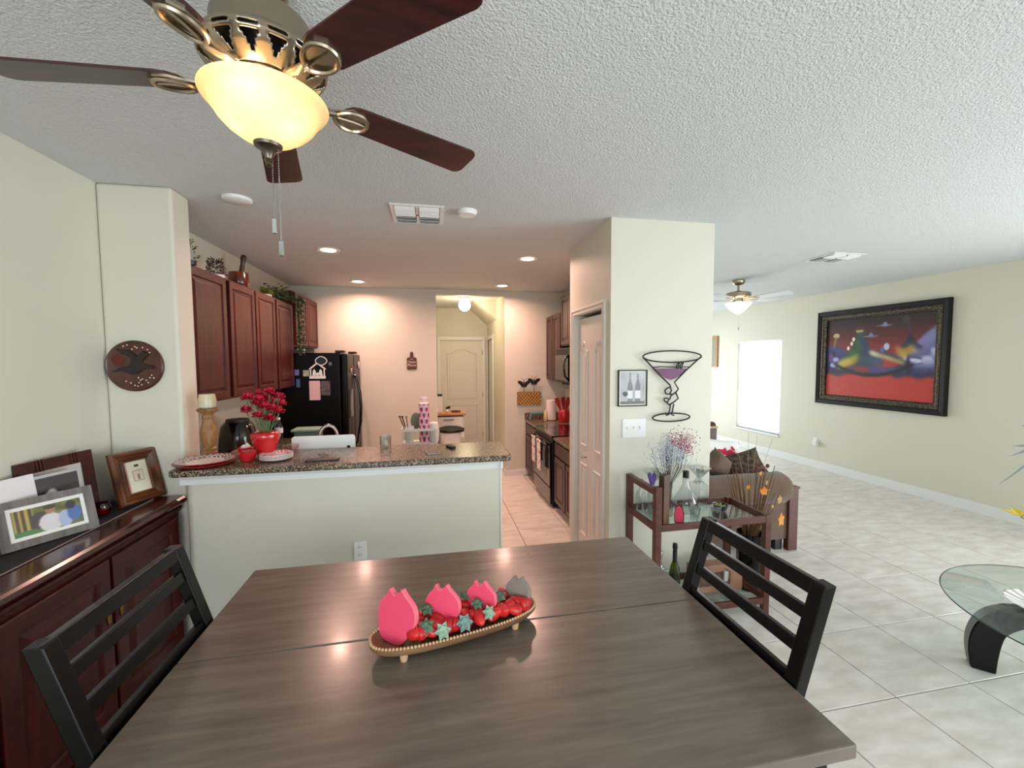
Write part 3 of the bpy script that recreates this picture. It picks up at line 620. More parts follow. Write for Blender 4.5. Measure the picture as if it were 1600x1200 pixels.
# microwave
t = thing('microwave', 'black over-the-range microwave with arched handle', 'microwave', (1.68, 5.50, 1.50), R_m)
B().box((0, 0, 0), (.74, .375, .45)).make('body', BLACK, t, bevel=.006)
dr = B().box((.0, -.025, .02), (.54, 0, .36)).make('door', BLACKG, t, bevel=.006)
B().box((.07, -.027, .08), (.44, -.025, .30)).make('door_window', M('mw_glass', '3a352f', .15), dr)
B().tube([(.57, -.025, .05), (.57, -.07, .09), (.57, -.085, .2), (.57, -.07, .31), (.57, -.025, .35)], .013, 8).make('handle', BLACKG, dr, smooth=True)
B().box((.61, -.02, .02), (.74, 0, .36)).make('control_panel', BLACKG, t)
for k in range(4): B().box((.01, -.022, .375 + k * .018), (.73, 0, .385 + k * .018)).make('grille_slat', BLACK, t)
for k, x in enumerate((.08, .24)): B().lathe([(.03, -.03), (.03, 0)], 12, (x, .08, 0)).make('lamp', BLACK, t)

# ------------------------------------------------------------------ on the kitchen cabinets
t = thing('potted_shrub', 'small reddish artificial shrub in a white pot on the nearest cherry cabinet', 'plant', (-1.72, 3.86, 2.457))
B().lathe([(.05, 0), (.06, .05), (.055, .05)], 16).make('pot', WPLAST, t, smooth='auto')
def leafcloud(n, fn, lw, ll, seed=1):
    rs = random.Random(seed); b = B()
    for k in range(n):
        p, d = fn(rs, k); p = Vector(p); d = Vector(d).normalized(); sd = d.cross(Vector((rs.uniform(-1, 1), rs.uniform(-1, 1), rs.uniform(-1, 1)))).normalized()
        l2 = ll * rs.uniform(.7, 1.3); w2 = lw * rs.uniform(.7, 1.3); nn = d.cross(sd) * w2 * .35
        b.add([p, p + d * l2 * .5 + sd * w2 + nn, p + d * l2, p + d * l2 * .5 - sd * w2 + nn], [(0, 1, 2), (0, 2, 3)])
    return b
def bush(cx, cz, r, h):
    def fn(rs, k):
        a = rs.uniform(0, 6.28); q = r * rs.random() ** .5; z = rs.random(); return ((q * math.cos(a) * (1 - .55 * z), q * math.sin(a) * (1 - .55 * z), cz + h * z), (math.cos(a) + rs.uniform(-.5, .5), math.sin(a) + rs.uniform(-.5, .5), rs.uniform(.0, 1.2)))
    return fn
leafcloud(260, bush(0, .04, .075, .13), .005, .03).make('foliage', M('red_leaf', '59302c', .7, col2='3c3a28', nscale=20), t, kind='stuff', fix=False)
t = thing('mortar_and_pestle', 'large brown wooden mortar with pestle on top of the cherry cabinets', 'mortar', (-1.72, 4.27, 2.457))
LACQ = M('lacquer_brown', '6b2a12', .2, col2='3a1409', nscale=6, coat=.6)
B().lathe([(.055, 0), (.075, .015), (.088, .06), (.082, .12), (.078, .15), (.066, .15), (.06, .09), (.03, .06)], 28).make('mortar_bowl', LACQ, t, smooth='auto')
B().lathe([(.03, 0), (.034, .04), (.022, .09), (.018, .18), (.026, .225), (.02, .25), (.005, .258)], 16).xf(Matrix.Translation((.0, .02, .065)) @ Matrix.Rotation(rad(10), 4, 'Y')).make('pestle', M('pestle_wood', '3a1d10', .35, coat=.3), t, smooth='auto')
t = thing('potted_plant', 'little yellow-green artificial plant in a white dish on the cherry cabinets', 'plant', (-1.68, 4.80, 2.457))
B().lathe([(.045, 0), (.055, .035), (.05, .035)], 16).make('pot', WPLAST, t, smooth='auto')
leafcloud(160, bush(0, .03, .065, .07), .007, .03, 2).make('foliage', M('lime_leaf', '8a8a2c', .6, col2='5a6a24', nscale=20), t, kind='stuff', fix=False)
t = thing('trailing_vine', 'dark green trailing vine hanging down beside the cabinet above the refrigerator', 'plant', (-1.55, 5.24, 2.46))
def vfn(rs, k):
    s_ = rs.random()
    if s_ < .38: q = s_ / .38; return ((rs.uniform(-.16, .0) , -.45 + .50 * q + rs.uniform(-.04, .04), .02 + rs.uniform(0, .13) * (1 - .3 * q)), (rs.uniform(-.3, 1), rs.uniform(-1, 1), rs.uniform(-.6, .8)))
    q = (s_ - .38) / .62; sp = .085 * (1 - .7 * q); return ((.03 + rs.uniform(-.02, .06), .03 + rs.uniform(-sp, sp), .10 - .68 * q), (rs.uniform(.1, 1), rs.uniform(-1, 1), rs.uniform(-1, .2)))
leafcloud(750, vfn, .009, .036, 3).make('foliage', VINE, t, kind='stuff', fix=False)
for k in range(4): B().tube([(-.05, -.30 + .06 * k, .02), (.0, -.02 + .02 * k, .09), (.04, .02 * k, .02), (.045, .0 + .02 * k, -.25), (.04, .01 * k, -.45 - .05 * k)], .003, 5).make('stem', VINE, t)
t = thing('hanging_sprig', 'dark leaf sprig peeking past the left wall end above the cabinets', 'plant', (-1.60, 3.25, 2.457))
B().lathe([(.03, 0), (.035, .03)], 12).make('pot', BLACK, t); leafcloud(40, bush(0, .03, .05, .13), .006, .03, 9).make('foliage', VINE, t, kind='stuff', fix=False)
t = thing('rooster_figure', 'small dark figure on a white stand on the right wall cabinet', 'figurine', (1.86, 5.68, 2.457))
B().box((-.05, -.05, 0), (.05, .05, .05)).make('stand', WPLAST, t, bevel=.004); B().ball((0, 0, .095), .045, 10, 7, (1, 1, 1.0)).ball((-.02, .02, .145), .025, 8, 6).make('figure', IRON, t, smooth=True)

# ------------------------------------------------------------------ things on the left counter and sink counter
t = thing('air_fryer', 'glossy black air fryer on the left kitchen counter behind the vase', 'appliance', (-1.66, 3.98, .902), L_)
B().lathe([(.115, 0), (.142, .02), (.15, .12), (.14, .25), (.125, .34), (.10, .375), (.05, .385)], 28).make('body', BLACKG, t, smooth='auto'); B().box((-.02, -.20, .12), (.02, -.13, .15)).make('handle', BLACKG, t, bevel=.006); B().lathe([(.09, .378), (.085, .40), (.03, .405)], 20).make('lid', BLACK, t, smooth='auto')
t = thing('water_bottle', 'small clear plastic water bottle behind the carnations', 'bottle', (-1.39, 4.15, .902))
B().lathe([(.03, 0), (.034, .01), (.034, .22), (.031, .25), (.034, .29), (.014, .345), (.012, .36)], 16).make('bottle_body', GLASSK, t, smooth='auto'); B().lathe([(.015, .36), (.015, .38)], 12).make('cap', WPLAST, t); B().lathe([(.035, .24), (.035, .285)], 16, cap0=False, cap1=False).make('paper_label', LABELP, t)
t = thing('food_container', 'green plastic food container with a paler green lid on the counter', 'container', (-1.245, 4.55, .902))
B().rings([[(a * .125 * s_, b * .09 * s_, z) for a, b in ((-1, -1), (1, -1), (1, 1), (-1, 1))] for s_, z in ((.88, 0), (.95, .19))]).make('tub', GREENP, t, bevel=.015, seg=3); B().box((-.14, -.105, .19), (.14, .105, .215)).make('lid', M('green_lid', '84a892', .45), t, bevel=.008)
t = thing('kitchen_faucet', 'brushed steel gooseneck kitchen faucet rising behind the white board', 'faucet', (-.82, 3.26, .902))
B().lathe([(.03, 0), (.03, .012), (.022, .03), (.018, .06)], 16).make('base', STEEL, t, smooth='auto')
pts = [(0, 0, .05), (0, 0, .30)] + [(.075 - .075 * math.cos(rad(a)), .01 + .03 * a / 180, .30 + .10 * math.sin(rad(a))) for a in range(15, 171, 15)] + [(.155, .045, .26), (.165, .05, .20)]
pts = [(0, 0, .05)] + [(0, 0, .28)] + [(.06 - .06 * math.cos(rad(a)), .03 * a / 180, .33 + .09 * math.sin(rad(a))) for a in range(0, 171, 15)] + [(.132, .035, .27)]
B().tube(pts, .013, 10).make('gooseneck', STEEL, t, smooth=True); B().tube([(.131, .035, .285), (.14, .036, .20)], [.015, .018], 10).make('spray_head', STEEL, t, smooth='auto'); B().tube([(.02, 0, .05), (.07, -.01, .075)], .007, 8).make('lever', STEEL, t, smooth=True)
# white cutting board with grip hole
bw = .21
t = thing('cutting_board', 'white plastic cutting board with a grip hole standing behind the bar', 'cutting board', (-.755, 3.115, .902), 0, None)
pl = rrect(-bw, bw, 0, .372, .02, 4)
hole = [(bw - .045 + .016 * math.cos(a), .272 + .026 * math.sin(a)) for a in np.linspace(0, 2 * PI, 17)[:-1]]
bm = bmesh.new()
def loop(pts, y): vs = [bm.verts.new((a, y, c)) for a, c in pts]; return vs, [bm.edges.new((vs[i], vs[(i + 1) % len(vs)])) for i in range(len(vs))]
v1, e1 = loop(pl, 0); v2, e2 = loop(hole, 0); bmesh.ops.triangle_fill(bm, use_beauty=True, edges=e1 + e2)
ex = bmesh.ops.extrude_face_region(bm, geom=bm.faces[:]); bmesh.ops.translate(bm, vec=(0, .012, 0), verts=[g for g in ex['geom'] if isinstance(g, bmesh.types.BMVert)]); bmesh.ops.recalc_face_normals(bm, faces=bm.faces)
me = bpy.data.meshes.new('board'); bm.to_mesh(me); bm.free(); me.materials.append(WPLAST); o = bpy.data.objects.new('board', me); COL.objects.link(o); o.parent = t
single(B().prism(rrect(-.11, .11, 0, .30, .08, 6), 0, .012, 'y'), 'wooden_board', TAN, 'rounded tan wooden board standing behind the red vase', 'cutting board', (-1.27, 3.115, .902), bevel=.003)

# ------------------------------------------------------------------ things on the bar
BZK = BZ; BZ = 1.16; before = set(o.name for o in bpy.data.objects)
t = thing('candle_holder', 'turned oak candle holder at the left end of the bar', 'candle holder', (-1.462, 3.085, BZ))
B().lathe([(.055, 0), (.055, .012), (.042, .025), (.046, .035), (.036, .05), (.044, .062), (.030, .075), (.036, .09), (.050, .16), (.048, .185), (.036, .225), (.030, .26), (.036, .268), (.030, .285), (.036, .30), (.058, .312), (.062, .322), (.060, .328)], 28).make('turned_stem', WOODT, t, smooth='auto')
t = thing('candle_jar', 'cream candle glass on top of the oak holder', 'candle', (-1.462, 3.085, BZ + .329))
B().lathe([(.035, 0), (.05, .012), (.052, .05), (.044, .095), (.041, .095), (.048, .05)], 24, cap1=False).make('glass_cup', translucent('cream_glass', 'efe8cc', .35, .2), t, smooth='auto'); B().lathe([(.044, .02), (.044, .06)], 20).make('wax', CANDLE, t)
# plates
def check_fn(base, dark, n=9, rimc='c8323a'):
    def f(x, y, r, R):
        a = np.arctan2(y, x); c = np.tile(C(base), (len(x), 1)); rim = r > R * .62
        k = ((np.floor(a * n) + np.floor((r / R) * 14)) % 2 == 0) & rim; c[k] = C(dark)
        if rimc: c[r > R * .97] = C(rimc)
        return c
    return f
def plate(name, R, h, fn, parent, z=0, nr=18, na=96, mat=None):
    vs = []; fs = []
    for i in range(nr + 1):
        r = R * i / nr; zz = z + (0 if r < R * .6 else h * ((r - R * .6) / (R * .4)) ** 1.2)
        for k in range(na): a = 2 * PI * k / na; vs.append((r * math.cos(a), r * math.sin(a), zz))
    for i in range(nr):
        for k in range(na): fs.append((i * na + k, i * na + (k + 1) % na, (i + 1) * na + (k + 1) % na, (i + 1) * na + k))
    me = bpy.data.meshes.new(name); me.from_pydata(vs, [], fs); A = np.array(vs); setcol(me, fn(A[:, 0], A[:, 1], np.hypot(A[:, 0], A[:, 1]), R)); me.materials.append(mat or PAINTG); me.shade_smooth()
    o = bpy.data.objects.new(name, me); COL.objects.link(o); o.parent = parent; md = o.modifiers.new('s', 'SOLIDIFY'); md.thickness = .003; md.offset = -1; return o
single(B().lathe([(.10, 0), (.15, .010), (.166, .020), (.168, .023), (.15, .014), (.09, .006)], 48), 'charger_plate', REDP, 'red charger plate under the checkered plate on the bar', 'plate', (-1.392, 2.885, BZ), smooth='auto')
t = thing('dinner_plate', 'large white plate with dark checkered rim on the red charger', 'plate', (-1.392, 2.885, BZ + .014)); plate('plate_dish', .158, .018, check_fn('eee6e4', '3a3040', 9), t)
SPG = 'small red-and-white checked plates stacked on the bar'
for k in range(5):
    t = thing('side_plate', 'small white plate with red checked rim, ' + ('topmost' if k == 4 else ('lowest', 'second lowest', 'middle', 'second highest')[k]) + ' of the stack on the bar', 'plate', (-1.0, 2.925, BZ + .002 + k * .0065), rotz=k * .3, group=SPG)
    plate('plate_dish', .098, .014, check_fn('f3e9ea', 'c9646f', 7, 'f0dfe0'), t, 0, 14, 64)
t = thing('strawberry_cup', 'small red strawberry-shaped cup beside the checkered plates', 'cup', (-1.165, 2.915, BZ))
B().lathe([(.028, 0), (.036, .006), (.044, .03), (.050, .055), (.053, .066), (.049, .066), (.045, .05), (.03, .012)], 28).make('cup_body', RED, t, smooth='auto')
t = thing('strawberry_cup', 'small red strawberry cup with a white lid behind the red cup', 'cup', (-1.245, 3.09, BZ))
B().lathe([(.026, 0), (.036, .008), (.044, .035), (.048, .055), (.044, .06)], 24).make('cup_body', RED, t, smooth='auto'); B().ball((0, 0, .064), .025, 10, 6, (1.2, 1.2, .6)).ball((.01, 0, .078), .01, 8, 5).make('lid', WPLAST, t, smooth=True)
t = thing('strawberry_vase', 'shiny red strawberry-shaped vase full of carnations on the bar', 'vase', (-1.095, 3.02, BZ))
vb = B(); n = 44; prof0 = [(.040, 0), (.046, .006), (.054, .035), (.066, .075), (.080, .115), (.088, .142), (.085, .162), (.066, .175), (.060, .172), (.055, .15)]; cum = np.concatenate([[0], np.cumsum(np.hypot(np.diff([p[0] for p in prof0]), np.diff([p[1] for p in prof0])))]); tq = np.linspace(0, cum[-1], 27); prof = list(zip(np.interp(tq, cum, [p[0] for p in prof0]), np.interp(tq, cum, [p[1] for p in prof0])))
def vr(i, j, r): return r - (.0045 if (j % 2 == 0 and (i + (2 if j % 4 else 0)) % 4 == 0 and j < 22) else 0)
rg = [[(vr(i, j, r) * math.cos(2 * PI * i / n), vr(i, j, r) * math.sin(2 * PI * i / n), z) for i in range(n)] for j, (r, z) in enumerate(prof)]
vb.rings(rg, False, True).make('vase_body', RED, t, smooth=True)
# carnations
rs = random.Random(4)
heads = [(-.115, .02, .395), (-.075, -.04, .40), (-.045, .03, .415), (-.015, -.05, .385), (.035, .0, .43), (.09, .01, .40), (-.02, .0, .33), (.02, -.05, .345), (.06, -.03, .325), (.095, -.02, .305), (.055, -.075, .265), (-.10, -.02, .315), (-.01, -.07, .285), (.0, .05, .38), (-.03, -.03, .36), (.045, .05, .36), (.085, .05, .35)]
bq = thing('carnation_bunch', 'bunch of crimson carnations with green stems in the strawberry vase', 'flowers', (-1.095, 3.02, BZ))
for k, (x, y, z) in enumerate(heads):
    B().tube([(x * .12, y * .12, .05), (x * .35, y * .35, .18), (x * .8, y * .8, z - .07), (x, y, z - .01)], [.0022, .0022, .002, .004], 5).make('stem', STEM, bq)
    hd = B()
    for q in range(60):
        a = rs.uniform(0, 6.28); e = rs.uniform(-.25, 1.3); d = Vector((math.cos(a) * math.cos(e), math.sin(a) * math.cos(e), math.sin(e) * .95)); s_ = Vector((-math.sin(a), math.cos(a), 0)); u_ = d.cross(s_); rr = .036 * rs.uniform(.8, 1.15); c0 = Vector((x, y, z)); w_ = .014
        hd.add([c0 + d * .004, c0 + d * rr * .8 - s_ * w_ + u_ * rs.uniform(-.004, .004), c0 + d * rr * 1.08 - s_ * w_ * .4 + u_ * .004, c0 + d * rr + s_ * w_ * .4 - u_ * .004, c0 + d * rr * .8 + s_ * w_], [(0, 1, 2, 3, 4)])
    hd.make('flower_head', MAGENTA, bq, fix=False)
def sfn(rs, k):
    a = rs.uniform(0, 6.28); z = rs.uniform(.19, .36); q = rs.uniform(.1, 1) * (z - .1) * .35; return ((q * math.cos(a), q * math.sin(a), z), (math.cos(a) * .6, math.sin(a) * .6, 1))
leafcloud(90, sfn, .003, .06, 5).make('leaf_blades', M('carnation_leaf', '6a8064', .6), bq, kind='stuff', fix=False)
t = thing('glass_dish', 'clear pink-tinted cut glass dish behind the small plates', 'dish', (-.985, 3.16, BZ))
B().lathe([(.03, 0), (.045, .01), (.052, .035), (.056, .05), (.052, .05), (.047, .03), (.03, .01)], 20).make('dish_bowl', PINKG, t, smooth='auto')
t = thing('wrapped_candy', 'crumpled clear plastic wrapper lying behind the black phone', 'wrapper', (-.70, 2.955, BZ + .0005))
rs2 = random.Random(8); wb = B()
for k in range(9): wb.ball((rs2.uniform(-.045, .045), rs2.uniform(-.02, .02), .010 + rs2.uniform(0, .006)), .012, 6, 4, (1.5, 1.1, .7))
wb.make('film', glass('film', (.97, .93, .93), .1, 3), t)
t = thing('mobile_phone', 'black phone lying flat near the front edge of the bar', 'phone', (-.70, 2.845, BZ + .0002), rad(4)); B().prism(rrect(-.10, .10, -.035, .035, .012), 0, .010).make('case', BLACK, t, bevel=.003); B().prism(rrect(-.094, .094, -.030, .030, .008), .010, .0106).make('screen', BLACK, t)
t = thing('glass_votive', 'clear glass votive with a white candle at the back of the bar', 'candle', (-.345, 3.19, BZ))
B().lathe([(.038, 0), (.040, .004), (.042, .085), (.038, .085), (.036, .012)], 24, cap1=False).make('glass_cup', GLASSK, t, smooth='auto'); B().lathe([(.018, .012), (.022, .02), (.016, .035), (.006, .05)], 12).make('wax', CANDLE, t, smooth='auto')
t = thing('mobile_phone', 'silver-edged grey device lying near the right end of the bar', 'phone', (-.005, 2.925, BZ + .0002), rad(6)); B().prism(rrect(-.045, .045, -.07, .07, .01), 0, .010).make('case', STEEL, t, bevel=.002); B().prism(rrect(-.041, .041, -.066, .066, .008), .010, .0107).make('screen', M('grey_glass', '55504c', .15), t)
t = thing('key_fob', 'black key fob beside the grey device on the bar', 'key fob', (.128, 3.06, BZ + .0002), rad(22)); B().prism(rrect(-.022, .022, -.055, .055, .018), 0, .018).make('fob_body', BLACK, t, bevel=.006)
for k in range(3): B().box((-.01, -.03 + .025 * k, .018), (.01, -.015 + .025 * k, .0195)).make('button', M('fob_button', '2c2c30', .4), t)
kb = (CAM_H - BZK) / (CAM_H - BZ)
for o in list(bpy.data.objects):
    if o.name not in before and o.parent is None and 'label' in o:
        o.location = (o.location.x * kb, o.location.y * kb, BZK + (o.location.z - BZ) * kb); o.scale = (kb, kb, kb)
BZ = BZK
# ------------------------------------------------------------------ rolling cart behind the bar
t = thing('utility_cart', 'white rolling cart behind the bar holding the pink tumbler', 'cart', (-.135, 4.40, 0))
for sx in (-1, 1):
    for sy in (-1, 1): B().tube([(sx * .165, sy * .11, .04), (sx * .165, sy * .11, 1.11)], .008, 6).make('leg', WPLAST, t); B().ball((sx * .165, sy * .11, .03), .028, 8, 6, (.5, 1, 1)).make('caster', BLACK, t)
for z in (.25, .62, .95):
    B().box((-.17, -.115, z), (.17, .115, z + .006)).make('shelf', WPLAST, t)
    if z == .95:
        B().box((-.175, -.12, 1.085), (.175, -.112, 1.11)).box((-.175, .112, 1.085), (.175, .12, 1.11)).box((-.175, -.112, 1.085), (-.167, .112, 1.11)).box((.167, -.112, 1.085), (.175, .112, 1.11)).make('rim', WPLAST, t)
        B().box((-.175, -.118, .95), (.175, -.112, .97)).make('rim', WPLAST, t)
        B().box((-.165, -.114, .97), (.165, -.112, 1.085)).make('clear_panel', GLASSG, t)
def tumb(x, y, r, R):
    return None
t = thing('tumbler', 'pink strawberry-print tumbler with a white cap on the rolling cart', 'tumbler', (-.085, 4.38, .957))
nb, na, hh = 46, 40, .40
A = [(.052 * math.cos(2 * PI * k / na), .052 * math.sin(2 * PI * k / na), hh * j / nb) for j in range(nb + 1) for k in range(na)]
me = bpy.data.meshes.new('tumbler_body'); me.from_pydata(A, [], [(j * na + k, j * na + (k + 1) % na, (j + 1) * na + (k + 1) % na, (j + 1) * na + k) for j in range(nb) for k in range(na)]); A = np.array(A); aa = np.arctan2(A[:, 1], A[:, 0]) / (2 * PI) * 6; row = np.floor(A[:, 2] / .062); fx = (aa + .5 * (row % 2)) % 1 - .5; fz = (A[:, 2] / .062) % 1 - .5
cc = np.tile(C('e6bcd0'), (len(A), 1)); cc[(fx ** 2 / .07 + fz ** 2 / .12) < 1] = C('a8285a'); cc[((np.abs(fx) < .3) & (fz > .22) & (fz < .36))] = C('4d3a44'); setcol(me, cc); me.materials.append(PAINTG); me.shade_smooth(); o = bpy.data.objects.new('tumbler_body', me); COL.objects.link(o); o.parent = t
B().lathe([(.053, hh), (.04, hh + .012), (.034, hh + .014), (.036, hh + .06), (.03, hh + .062)], 24).make('cap', M('cap_white', 'efdcd8', .4), t, smooth='auto')
t = thing('utensil_cup', 'white cup of kitchen utensils at the left of the rolling cart', 'cup', (-.235, 4.36, .957)); B().lathe([(.04, 0), (.048, .17), (.044, .17), (.038, .01)], 20).make('cup_body', WPLAST, t, smooth='auto')
for k, (dx, dy) in enumerate(((-.05, 0), (-.07, .02), (-.02, -.01))): B().tube([(0, 0, .02), (dx * 1.3, dy, .26)], .006, 6).ball((dx * 1.35, dy, .27), .012, 6, 4).make('utensil', (BLACK, RUST, SUCC)[k], t)
single(B().ball((0, 0, .09), .055, 14, 8, (1, .35, 1.6)), 'oven_mitt', M('sage', '6d7a68', .8), 'grey-green paddle standing behind the tumbler', 'kitchen tool', (-.17, 4.45, 1.08), smooth=True)
single(B().lathe([(.05, 0), (.06, .10), (.045, .19), (.03, .20)], 18), 'white_jar', WPLAST, 'white rounded jar on the right end of the rolling cart', 'jar', (.01, 4.42, .957), smooth='auto')
single(B().lathe([(.045, 0), (.10, .04), (.115, .085), (.108, .085), (.09, .03)], 24), 'wooden_bowl', TAN, 'tan wooden bowl on the middle shelf of the rolling cart', 'bowl', (-.12, 4.40, .63), smooth='auto')
# hall things
t = thing('storage_cart', 'white drawer cart with a wooden top in the hall opening', 'cart', (.26, 6.95, 0))
B().box((-.24, -.19, 0), (-.225, .19, .91)).box((.225, -.19, 0), (.24, .19, .91)).box((-.225, .18, 0), (.225, .19, .91)).make('body', WPLAST, t)
for k in range(4): d = B().box((-.222, -.2, .03 + .22 * k), (.222, .17, .23 + .22 * k)).make('drawer', WPLAST, t, bevel=.008); B().box((-.08, -.213, .18 + .22 * k), (.08, -.2, .195 + .22 * k)).make('handle', STEEL, d)
B().box((-.27, -.22, .91), (.27, .21, .945)).make('wooden_top', M('beech', 'c08a5c', .4), t, bevel=.006)
t = thing('coffee_maker', 'narrow white appliance with a black top on the wooden cart', 'appliance', (.10, 6.93, .946)); B().box((-.06, -.08, 0), (.06, .08, .27)).make('body', WPLAST, t, bevel=.01); B().box((-.062, -.082, .27), (.062, .082, .30)).make('lid', BLACK, t, bevel=.008)
t = thing('small_figurine', 'small black and white ornament on the wooden cart', 'figurine', (.235, 6.86, .946)); B().ball((0, 0, .03), .03, 8, 6).make('body', WPLAST, t, smooth=True); B().ball((.03, 0, .085), .025, 8, 6).ball((.0, 0, .075), .022, 8, 6).make('head', IRON, t, smooth=True)
single(B().lathe([(.05, 0), (.055, .02), (.03, .03)], 14, sx=1.5), 'dish', RUST, 'flat brown dish on the wooden cart', 'dish', (.38, 6.90, .946), smooth='auto')
t = thing('trash_can', 'white bin with a round black lid in front of the hall cart', 'bin', (.275, 6.50, 0))
B().lathe([(.15, 0), (.185, .66), (.19, .70), (.18, .70)], 28).make('bin_body', WPLAST, t, smooth='auto'); B().lathe([(.20, .70), (.215, .715), (.21, .74), (.15, .765), (.05, .775)], 28).make('lid', BLACK, t, smooth='auto'); B().box((.15, -.12, .62), (.2, -.08, .70)).make('latch', WPLAST, t)
# ------------------------------------------------------------------ back wall decor and right counter
t = thing('wall_sign', 'little brown cutting-board sign with white lettering on the back kitchen wall', 'sign', (-.286, YK - .012, 1.665))
sg = [(-.07, .012), (-.055, 0), (.055, 0), (.07, .012), (.07, .16), (.062, .172), (.025, .185), (.022, .24)] + [(.02 * math.cos(rad(a)), .245 + .02 * math.sin(rad(a))) for a in (30, 90, 150)] + [(-.022, .24), (-.025, .185), (-.062, .172), (-.07, .16)]
B().prism(sg, 0, .011, 'y').make('board', SIGN, t)
def text(body, size, loc, parent, mat, rot=(PI / 2, 0, 0), name='lettering', ext=.0006):
    c = bpy.data.curves.new(name, 'FONT'); c.body = body; c.size = size; c.align_x = 'CENTER'; c.align_y = 'CENTER'; c.extrude = ext; c.resolution_u = 2
    o = bpy.data.objects.new(name, c); COL.objects.link(o); dg = bpy.context.evaluated_depsgraph_get(); me = bpy.data.meshes.new_from_object(o.evaluated_get(dg)); bpy.data.objects.remove(o)
    me.materials.clear(); me.materials.append(mat); o = bpy.data.objects.new(name, me); COL.objects.link(o); o.parent = parent; o.location = loc; o.rotation_euler = rot; return o
text('Happy', .045, (0, -.001, .115), t, SIGNT); text('Place', .058, (0, -.001, .065), t, SIGNT); text('the', .022, (0, -.001, .155), t, SIGNT)
t = thing('butterfly_basket', 'woven wall basket with two dark metal butterflies on the back kitchen wall', 'wall decor', (1.475, YK - .002, 1.10))
bk = B().box((-.19, -.035, 0), (.19, -.012, .205)).make('basket_core', WICKER, t)
wv = B()
for i in range(15):
    for j in range(7):
        x = -.178 + i * .0254; z = .016 + j * .029; s_ = 1 if (i + j) % 2 else -1
        wv.add([(x - .014, -.036, z - .012 * s_), (x, -.046, z - .014), (x + .014, -.036, z + .012 * s_), (x, -.044, z + .014)], [(0, 1, 2), (0, 2, 3)])
wv.make('weave', M('wicker_light', 'c79d55', .6), bk, kind='stuff', fix=False)
for cx, dz_ in ((-.085, 0), (.075, .035)):
    B().tube([(cx, -.03, .19), (cx + .004, -.035, .27 + dz_)], .004, 5).make('butterfly_stem', BUTTER, t)
    wg = [(0, -.045), (.03, -.07), (.06, -.02), (.09, .0), (.10, .035), (.06, .04), (.015, .015)]
    bf = B().prism([(cx + a, .34 + dz_ + c) for a, c in wg], -.040, -.036, 'y').prism([(cx - a, .34 + dz_ + c) for a, c in reversed(wg)], -.040, -.036, 'y').bar((cx, -.04, .27 + dz_), (cx, -.04, .37 + dz_), .014, .01, (0, 1, 0))
    bf.tube([(cx, -.04, .37 + dz_), (cx + .04, -.05, .42 + dz_)], .002, 4).tube([(cx, -.04, .37 + dz_), (cx - .04, -.05, .42 + dz_)], .002, 4)
    bf.make('butterfly', BUTTER, t)
t = thing('paper_towel_roll', 'white paper towel roll on the counter by the back wall', 'paper towel', (1.78, 6.12, .882)); B().lathe([(.075, .01), (.075, .305)], 24).make('roll', PAPERT, t, smooth='auto'); B().lathe([(.08, 0), (.08, .01)], 20).make('base', WOODL, t)
single(B().tube([(-.14, 0, 0), (-.13, 0, .09), (.13, 0, .09), (.14, 0, 0)], .018, 8), 'teal_stand', TEAL, 'small teal stand on the counter under the woven basket', 'stand', (1.60, 6.15, .90), smooth='auto')
single(B().lathe([(.04, 0), (.06, .03), (.05, .12), (.02, .17)], 16, sx=.5), 'sponge_holder', M('cream_cer', 'd8c690', .4), 'cream holder standing left of the paper towel roll', 'holder', (1.665, 6.02, .882), smooth='auto')
t = thing('utensil_crock', 'red canister holding red kitchen tools behind the range', 'canister', (1.90, 5.86, .882)); B().lathe([(.07, 0), (.085, .05), (.085, .13), (.07, .18), (.062, .19)], 24).make('crock', REDP, t, smooth='auto')
for dx, a in ((-.05, -20), (.03, 14), (.0, -4)): B().prism([(-.01, 0), (.01, 0), (.035, .14), (.03, .2), (-.03, .2), (-.035, .14)], -.006, .006, 'y').xf(Matrix.Translation((dx, .0, .17)) @ Matrix.Rotation(rad(a), 4, 'Y')).make('kitchen_tool', REDP, t)

# ------------------------------------------------------------------ walls of the dining room
t = thing('wall_plaque', 'round dark wooden plaque with a carved bird on the narrow wall by the bar', 'plaque', (-1.742, 2.888, 1.775))
pr = .152
B().lathe([(pr, 0), (pr, .012), (pr - .008, .018), (pr - .016, .014), (.02, .015)], 48).xf(Matrix.Rotation(rad(90), 4, 'X')).make('disc', COPPER, t, smooth='auto')
bird = [(-.115, -.035), (-.06, -.005), (-.02, .0), (-.01, .05), (-.06, .075), (-.09, .10), (-.02, .095), (.02, .06), (.05, .09), (.085, .07), (.06, .045), (.04, .02), (.10, .0), (.11, -.015), (.05, -.02), (.02, -.045), (-.02, -.05), (-.055, -.03)]
B().prism(bird, -.022, -.014, 'y').make('bird_relief', COPD, t, bevel=.003); B().prism([(-.08 + .035 * math.cos(a), .035 + .035 * math.sin(a)) for a in np.linspace(0, 2 * PI, 17)[:-1]], -.0165, -.014, 'y').make('sun_disc', COPR, t)
dots = [(-.03, .125), (-.05, .118), (.02, .108), (.01, .115), (.05, .11), (.075, .098), (.085, .08), (.02, -.07), (.03, -.085), (.022, -.1), (.04, -.078), (.06, -.085), (.08, -.07), (.09, -.055), (.1, -.072), (-.02, -.1), (.0, -.115), (.015, -.12), (-.045, -.09), (-.07, -.02), (.035, -.112), (.07, -.1), (-.005, .1)]
db = B()
for a, c in dots: db.ball((a, -.016, c), .0045, 6, 4)
db.make('inlay_dots', COPW, t, kind='stuff')
